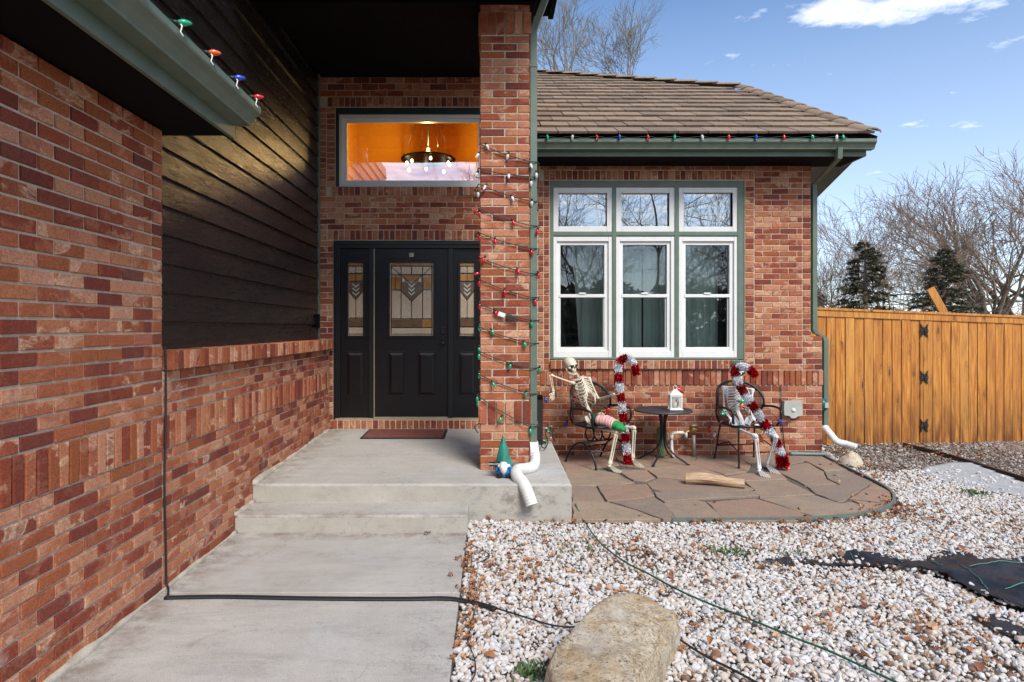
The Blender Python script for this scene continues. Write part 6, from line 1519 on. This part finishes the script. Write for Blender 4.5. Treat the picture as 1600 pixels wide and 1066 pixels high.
# ------------------------------------------------------------------ tinsel canes
def cane(label, pts, segs, R=.046, foot=1.0):
    pts = smooth_path(pts, 12); O_ = pts[0].copy(); O_.z = PZ
    root = thing('candy_cane', label, 'candy cane', O_, 0, 'tinsel candy canes'); 
    cum = [0]
    for i in range(1, len(pts)): cum.append(cum[-1]+(pts[i]-pts[i-1]).length)
    T = cum[-1]
    def at(s_):
        s_ = max(0, min(T, s_))
        for i in range(1, len(pts)):
            if cum[i] >= s_: t = (s_-cum[i-1])/max(1e-9, cum[i]-cum[i-1]); return pts[i-1].lerp(pts[i], t), (pts[i]-pts[i-1]).normalized()
        return pts[-1], (pts[-1]-pts[-2]).normalized()
    for k in range(segs):
        col = mat['red'] if k % 2 == 0 else mat['white_t']; s0, s1 = T*k/segs, T*(k+1)/segs
        b = MB(); b.tube([at(s0+(s1-s0)*i/4)[0]-O_ for i in range(5)], R*.66, 10)
        Rk = R*(foot if k == 0 else 1)
        for _ in range(1000):
            p, t = at(random.uniform(s0, s1)); a = random.uniform(0, 2*PI); n0 = t.orthogonal().normalized(); n0 = Matrix.Rotation(a, 3, t) @ n0
            d = (n0+t*random.uniform(-.7, .7)).normalized(); q = d.cross(t).normalized(); Rr = Rk*random.uniform(.75, 1.12); w_ = random.uniform(.0020, .0046)
            m1 = p+n0*R*.25-O_; e_ = p+d*Rr-O_; tw_ = t*random.uniform(-.006, .006)
            b.add([m1-q*w_, m1+q*w_, e_+q*w_*.8+tw_, e_-q*w_*.8-tw_], [(0, 1, 2, 3)])
        b.build('tinsel_section', col, root)
    return root
cane('upright red and white tinsel candy cane between the left chair and the table', [P(981, 725, 6.93), P(978, 690, 6.98), P(974, 650, 7.04), P(970, 620, 7.10), P(967, 595, 7.14), P(965.5, 578, 7.16), P(969, 565, 7.16), P(977, 559.5, 7.15), P(986, 563, 7.14), P(991.5, 573, 7.13), P(994.5, 585, 7.12)], 13)
cane('leaning red and white tinsel candy cane in front of the upright skeleton', [P(1223, 729, 6.66), P(1221, 712, 6.68), P(1212, 690, 6.70), P(1199, 668, 6.72), P(1184, 646, 6.75), P(1168, 622, 6.80), P(1155, 601, 6.83), P(1148.5, 586, 6.84), P(1150, 576, 6.84), P(1160, 573.5, 6.82), P(1171, 577, 6.80), P(1180, 587, 6.79)], 13, .047, 1.45)
s6 = thing('light_string', 'short bulb string with green and orange bulbs draped over the upright skeleton', 'string lights', P(1160, 640, 6.8)); O6 = Vector(s6.location)
b = MB(); b.tube([p-O6 for p in smooth_path([P(1127, 645, 6.85), P(1140, 640, 6.9), P(1153, 630, 6.88), P(1160, 634, 6.85), P(1168, 650, 6.85), P(1177, 662, 6.8), P(1188, 682, 6.7), P(1204, 660, 6.8), P(1216, 658, 6.85)], 5)], .003, 5); b.build('wire', mat['wire'], s6)
for (x, y, cl) in [(1127, 648, 'green'), (1154, 627, 'green'), (1160, 629, 'orange'), (1177, 660, 'orange'), (1188, 682, 'orange'), (1217, 657, 'blue')]: put_bulb(s6, P(x, y, 6.80)-O6, cl, (random.uniform(-.6, .6), random.uniform(-2, 2), 0), 1.4)
s7 = thing('light_string', 'red bulbs hanging on the back of the left chair', 'string lights', P(920, 640, 7.25)); O7 = Vector(s7.location)
b = MB(); b.tube([p-O7 for p in smooth_path([P(893, 610, 7.28), P(900, 622, 7.3), P(930, 632, 7.3), P(951, 638, 7.25)], 5)], .003, 5); b.build('wire', mat['wire'], s7)
for (x, y) in [(897, 622), (952, 638)]: put_bulb(s7, P(x, y, 7.1)-O7, 'red', (.3, .5, 0), 1.5)

# ------------------------------------------------------------------ trees
def grow(mbT, mbC, pos, d, L_, r, lvl, maxl, P_, rr):
    n = 4 if lvl < 2 else 3; pts = [pos]; rad = [r]; p = pos.copy(); dd_ = d.copy()
    for i in range(n):
        dd_ = (dd_+Vector((rr.gauss(0, P_['wob']), rr.gauss(0, P_['wob']), rr.gauss(0, P_['wob'])+P_['up']))).normalized(); p = p+dd_*L_/n; pts.append(p.copy()); rad.append(r*(1-.45*(i+1)/n))
    (mbT if lvl <= 1 else mbC).tube(pts, rad, 6 if lvl < 2 else (4 if lvl < 4 else 3), cap=False)
    if lvl >= maxl: return
    nb_ = P_['nb'][min(lvl, len(P_['nb'])-1)]
    for k in range(nb_):
        t = 1.0 if k == 0 else rr.uniform(.3, 1.0); i = min(n-1, int(t*n)); q = pts[i].lerp(pts[i+1], t*n-i) if t < 1 else pts[-1]
        ax = dd_.orthogonal().normalized(); ax = Matrix.Rotation(rr.uniform(0, 2*PI), 3, dd_) @ ax
        ang = rr.uniform(*P_['ang']) if k else rr.uniform(.05, .3); nd = Matrix.Rotation(ang, 3, ax) @ dd_
        grow(mbT, mbC, q, nd.normalized(), L_*rr.uniform(*P_['ls']), max(rad[i]*(.62 if k else .85), P_['rmin']), lvl+1, maxl, P_, rr)
def bare_tree(label, base, h_, seed, P_=None, stems=1, maxl=5, m_=('bark', 'twig'), r0=.2, lean=None, group='bare winter trees'):
    rr = random.Random(seed); pr = dict(wob=.10, up=.04, nb=[4, 4, 3, 3, 3], ang=(.35, .85), ls=(.62, .82), rmin=.012); pr.update(P_ or {})
    t = thing('bare_tree', label, 'tree', base, 0, group); T, Cc = MB(), MB()
    for s_ in range(stems):
        a = 2*PI*s_/max(1, stems)+rr.uniform(0, 1); d = Vector((math.cos(a)*.25*(stems > 1), math.sin(a)*.25*(stems > 1), 1)) if not lean else Vector(lean[s_ % len(lean)])
        grow(T, Cc, Vector((math.cos(a)*.3*(stems > 1), math.sin(a)*.3*(stems > 1), -.1)), d.normalized(), h_*.30, r0, 0, maxl, pr, rr)
    T.build('trunk', mat[m_[0]], t); Cc.build('crown', mat[m_[1]], t); return t
def crown_tree(label, base, fork, L_, seed, stems, r0):
    rr = random.Random(seed); t = thing('bare_tree', label, 'tree', base, 0, 'bare winter trees'); T, Cc = MB(), MB()
    T.tube([(0, 0, -.1), (.08, 0, fork*.5), (0, 0, fork)], [r0*2.2, r0*1.6, r0], 8)
    pr = dict(wob=.10, up=.05, nb=[4, 3, 3, 3, 3], ang=(.35, .85), ls=(.62, .84), rmin=.0065)
    for k in range(stems):
        a = 2*PI*k/stems+rr.uniform(-.3, .3); sp = rr.uniform(.35, .75) if k else .08
        grow(T, Cc, Vector((0, 0, fork-.3*rr.random())), Vector((math.cos(a)*sp, math.sin(a)*sp*.5, 1)).normalized(), L_*rr.uniform(.8, 1.1), r0*.55, 0, 5, pr, rr)
    T.build('trunk', mat['paletwig'], t); Cc.build('crown', mat['paletwig'], t); return t
def conifer(label, base, h_, w_, seed):
    rr = random.Random(seed); t = thing('spruce_tree', label, 'tree', base, 0, 'spruces beyond the fence'); b = MB(); b.tube([(0, 0, -.1), (0, 0, h_*.5), (0, 0, h_)], [.14, .09, .01], 7); b.build('trunk', mat['bark'], t)
    b = MB(); nbr = 170
    for i in range(nbr):
        u = (i+rr.random())/nbr; z = h_*(.04+.95*u); R_ = w_*(1-u)**.68*rr.uniform(.65, 1.12)+.12; a = rr.uniform(0, 2*PI); d = Vector((math.cos(a), math.sin(a), -.25+.35*u)); q = Vector((-math.sin(a), math.cos(a), 0))
        m = int(14+R_*40)
        b.tube([(0, 0, z), Vector((0, 0, z))+d*R_], [.02, .005], 3, cap=False)
        for k in range(m):
            s_ = rr.uniform(.15, 1)**.7; p = Vector((0, 0, z))+d*R_*s_+Vector((0, 0, -.10*s_*s_*R_)); l = rr.uniform(.10, .26)*(1.2-s_*.5)
            dr_ = (q*rr.uniform(-1, 1)+d*rr.uniform(.2, .8)+Vector((0, 0, rr.uniform(-.6, .25)))).normalized(); sd_ = dr_.cross(Vector((rr.uniform(-1, 1), rr.uniform(-1, 1), 1))).normalized()*rr.uniform(.012, .03)
            b.add([p-sd_, p+sd_, p+dr_*l], [(0, 1, 2)], False, rr.random())
            b.add([p-sd_+dr_*l*.3, p+sd_*2+dr_*l*.2, p+dr_*l*.8+sd_*5], [(0, 1, 2)], False, rr.random())
    b.build('crown', mat['needle'], t); return t
def bp_(px, Y): return (P(px, 0, Y).x, Y, -.06)
wide = dict(ang=(.35, .95), nb=[4, 3, 4, 3, 3, 2], up=.015, wob=.13, rmin=.0095, ls=(.60, .84))
bare_tree('tall spreading bare tree at the right edge beyond the fence', bp_(1600, 26), 11.0, 11, wide, 3, 6, r0=.19, lean=[(-.42, 0, 1), (.25, 0, 1), (-.1, 0, 1)])
bare_tree('dense bare tree with several rising stems left of the tallest one', bp_(1545, 24), 9.6, 23, wide, 2, 6, r0=.15, lean=[(-.30, 0, 1), (.05, 0, 1)])
slim = dict(ang=(.25, .8), nb=[4, 4, 3, 3, 3, 2], up=.04, wob=.11, rmin=.0065)
bare_tree('bare tree hung with dark seed clusters right of the house corner', bp_(1385, 22), 7.4, 31, slim, 2, 6, ('bark', 'twig'), .07, lean=[(-.16, 0, 1), (.12, 0, 1)])
bare_tree('thin bare tree nearest the house corner', bp_(1305, 23), 6.4, 47, slim, 2, 6, ('bark', 'twig'), .06, lean=[(-.1, 0, 1), (.2, 0, 1)])
crown_tree('wispy bare tree rising over the house roof', bp_(884, 24), 10.4, 1.75, 5, 4, .08)
crown_tree('smaller wispy bare tree over the roof, right of the taller', bp_(980, 25), 10.6, 1.35, 9, 4, .06)
conifer('dark spruce nearest the house corner behind the fence', bp_(1352, 20), 4.35, 1.25, 3); conifer('dark spruce behind the leaning board', bp_(1474, 20), 4.1, 1.45, 4); conifer('low dark spruce half hidden by the house corner', bp_(1272, 24), 3.0, 1.3, 6)

# ------------------------------------------------------------------ across the street (behind the camera, mirrored in the windows)
road = MB(); road.box(-60, 60, -22, -12, -.2, -.045); tag(road.build('road', plain('asphalt', (.05, .05, .052), .9, bump=.3)), kind='structure')
nh = thing('neighbour_house', 'single storey house across the street', 'house', (8, -42, 0))
b = MB(); b.box(-12, 9, -6, 0, 0, 2.9); b.build('wall', plain('tan_stucco', (.20, .15, .11), .9), nh)
b = MB(); b.add([(-12.6, .6, 2.8), (9.6, .6, 2.8), (9.6, -6.6, 2.8), (-12.6, -6.6, 2.8), (-8.5, -3, 5.2), (5.5, -3, 5.2)], [(0, 1, 5, 4), (1, 2, 5), (2, 3, 4, 5), (3, 0, 4), (3, 2, 1, 0)]); b.build('roof', mat['tile'], nh)
for x_ in (-9, -3.5): 
    b = MB(); b.box(x_-1.2, x_+1.2, 0, .05, .05, 2.2); b.build('garage_door', mat['trim'], nh)
hd_ = MB()
for i in range(9000):
    p = Vector((random.uniform(-14, 30), -31+random.uniform(-1, 1), 0)); p.z = random.uniform(0, 4.6+1.6*mnoise.noise(Vector((p.x*.4, 0, 0)))); d = Vector((random.gauss(0, 1), random.gauss(0, 1), random.gauss(0, 1))).normalized()*.45; q = d.orthogonal().normalized()*.25
    hd_.add([p-q, p+q, p+d], [(0, 1, 2)], False, random.random())
tag(hd_.build('hedge', mat['needle']), 'evergreen hedge across the street', 'hedge')
for i, (x_, y_, h_, sd_, lb_) in enumerate([(4.0, -17, 14, 61, 'bare street tree mirrored in the left panes'), (8.0, -19, 15, 62, 'bare street tree mirrored in the middle panes'), (13.5, -18, 11.5, 63, 'bare street tree mirrored in the right panes'), (-9.5, -24, 8, 64, 'bare street tree across the road, furthest left'), (6.0, -26, 15, 65, 'bare street tree mirrored between left and middle panes')]):
    bare_tree(lb_, (x_, y_, -.06), h_, sd_, dict(ang=(.35, .9), nb=[5, 4, 4, 3, 3, 2], up=.02, rmin=.009, wob=.13), 1, 6, ('bark', 'twig'), .14, group='bare trees across the street')
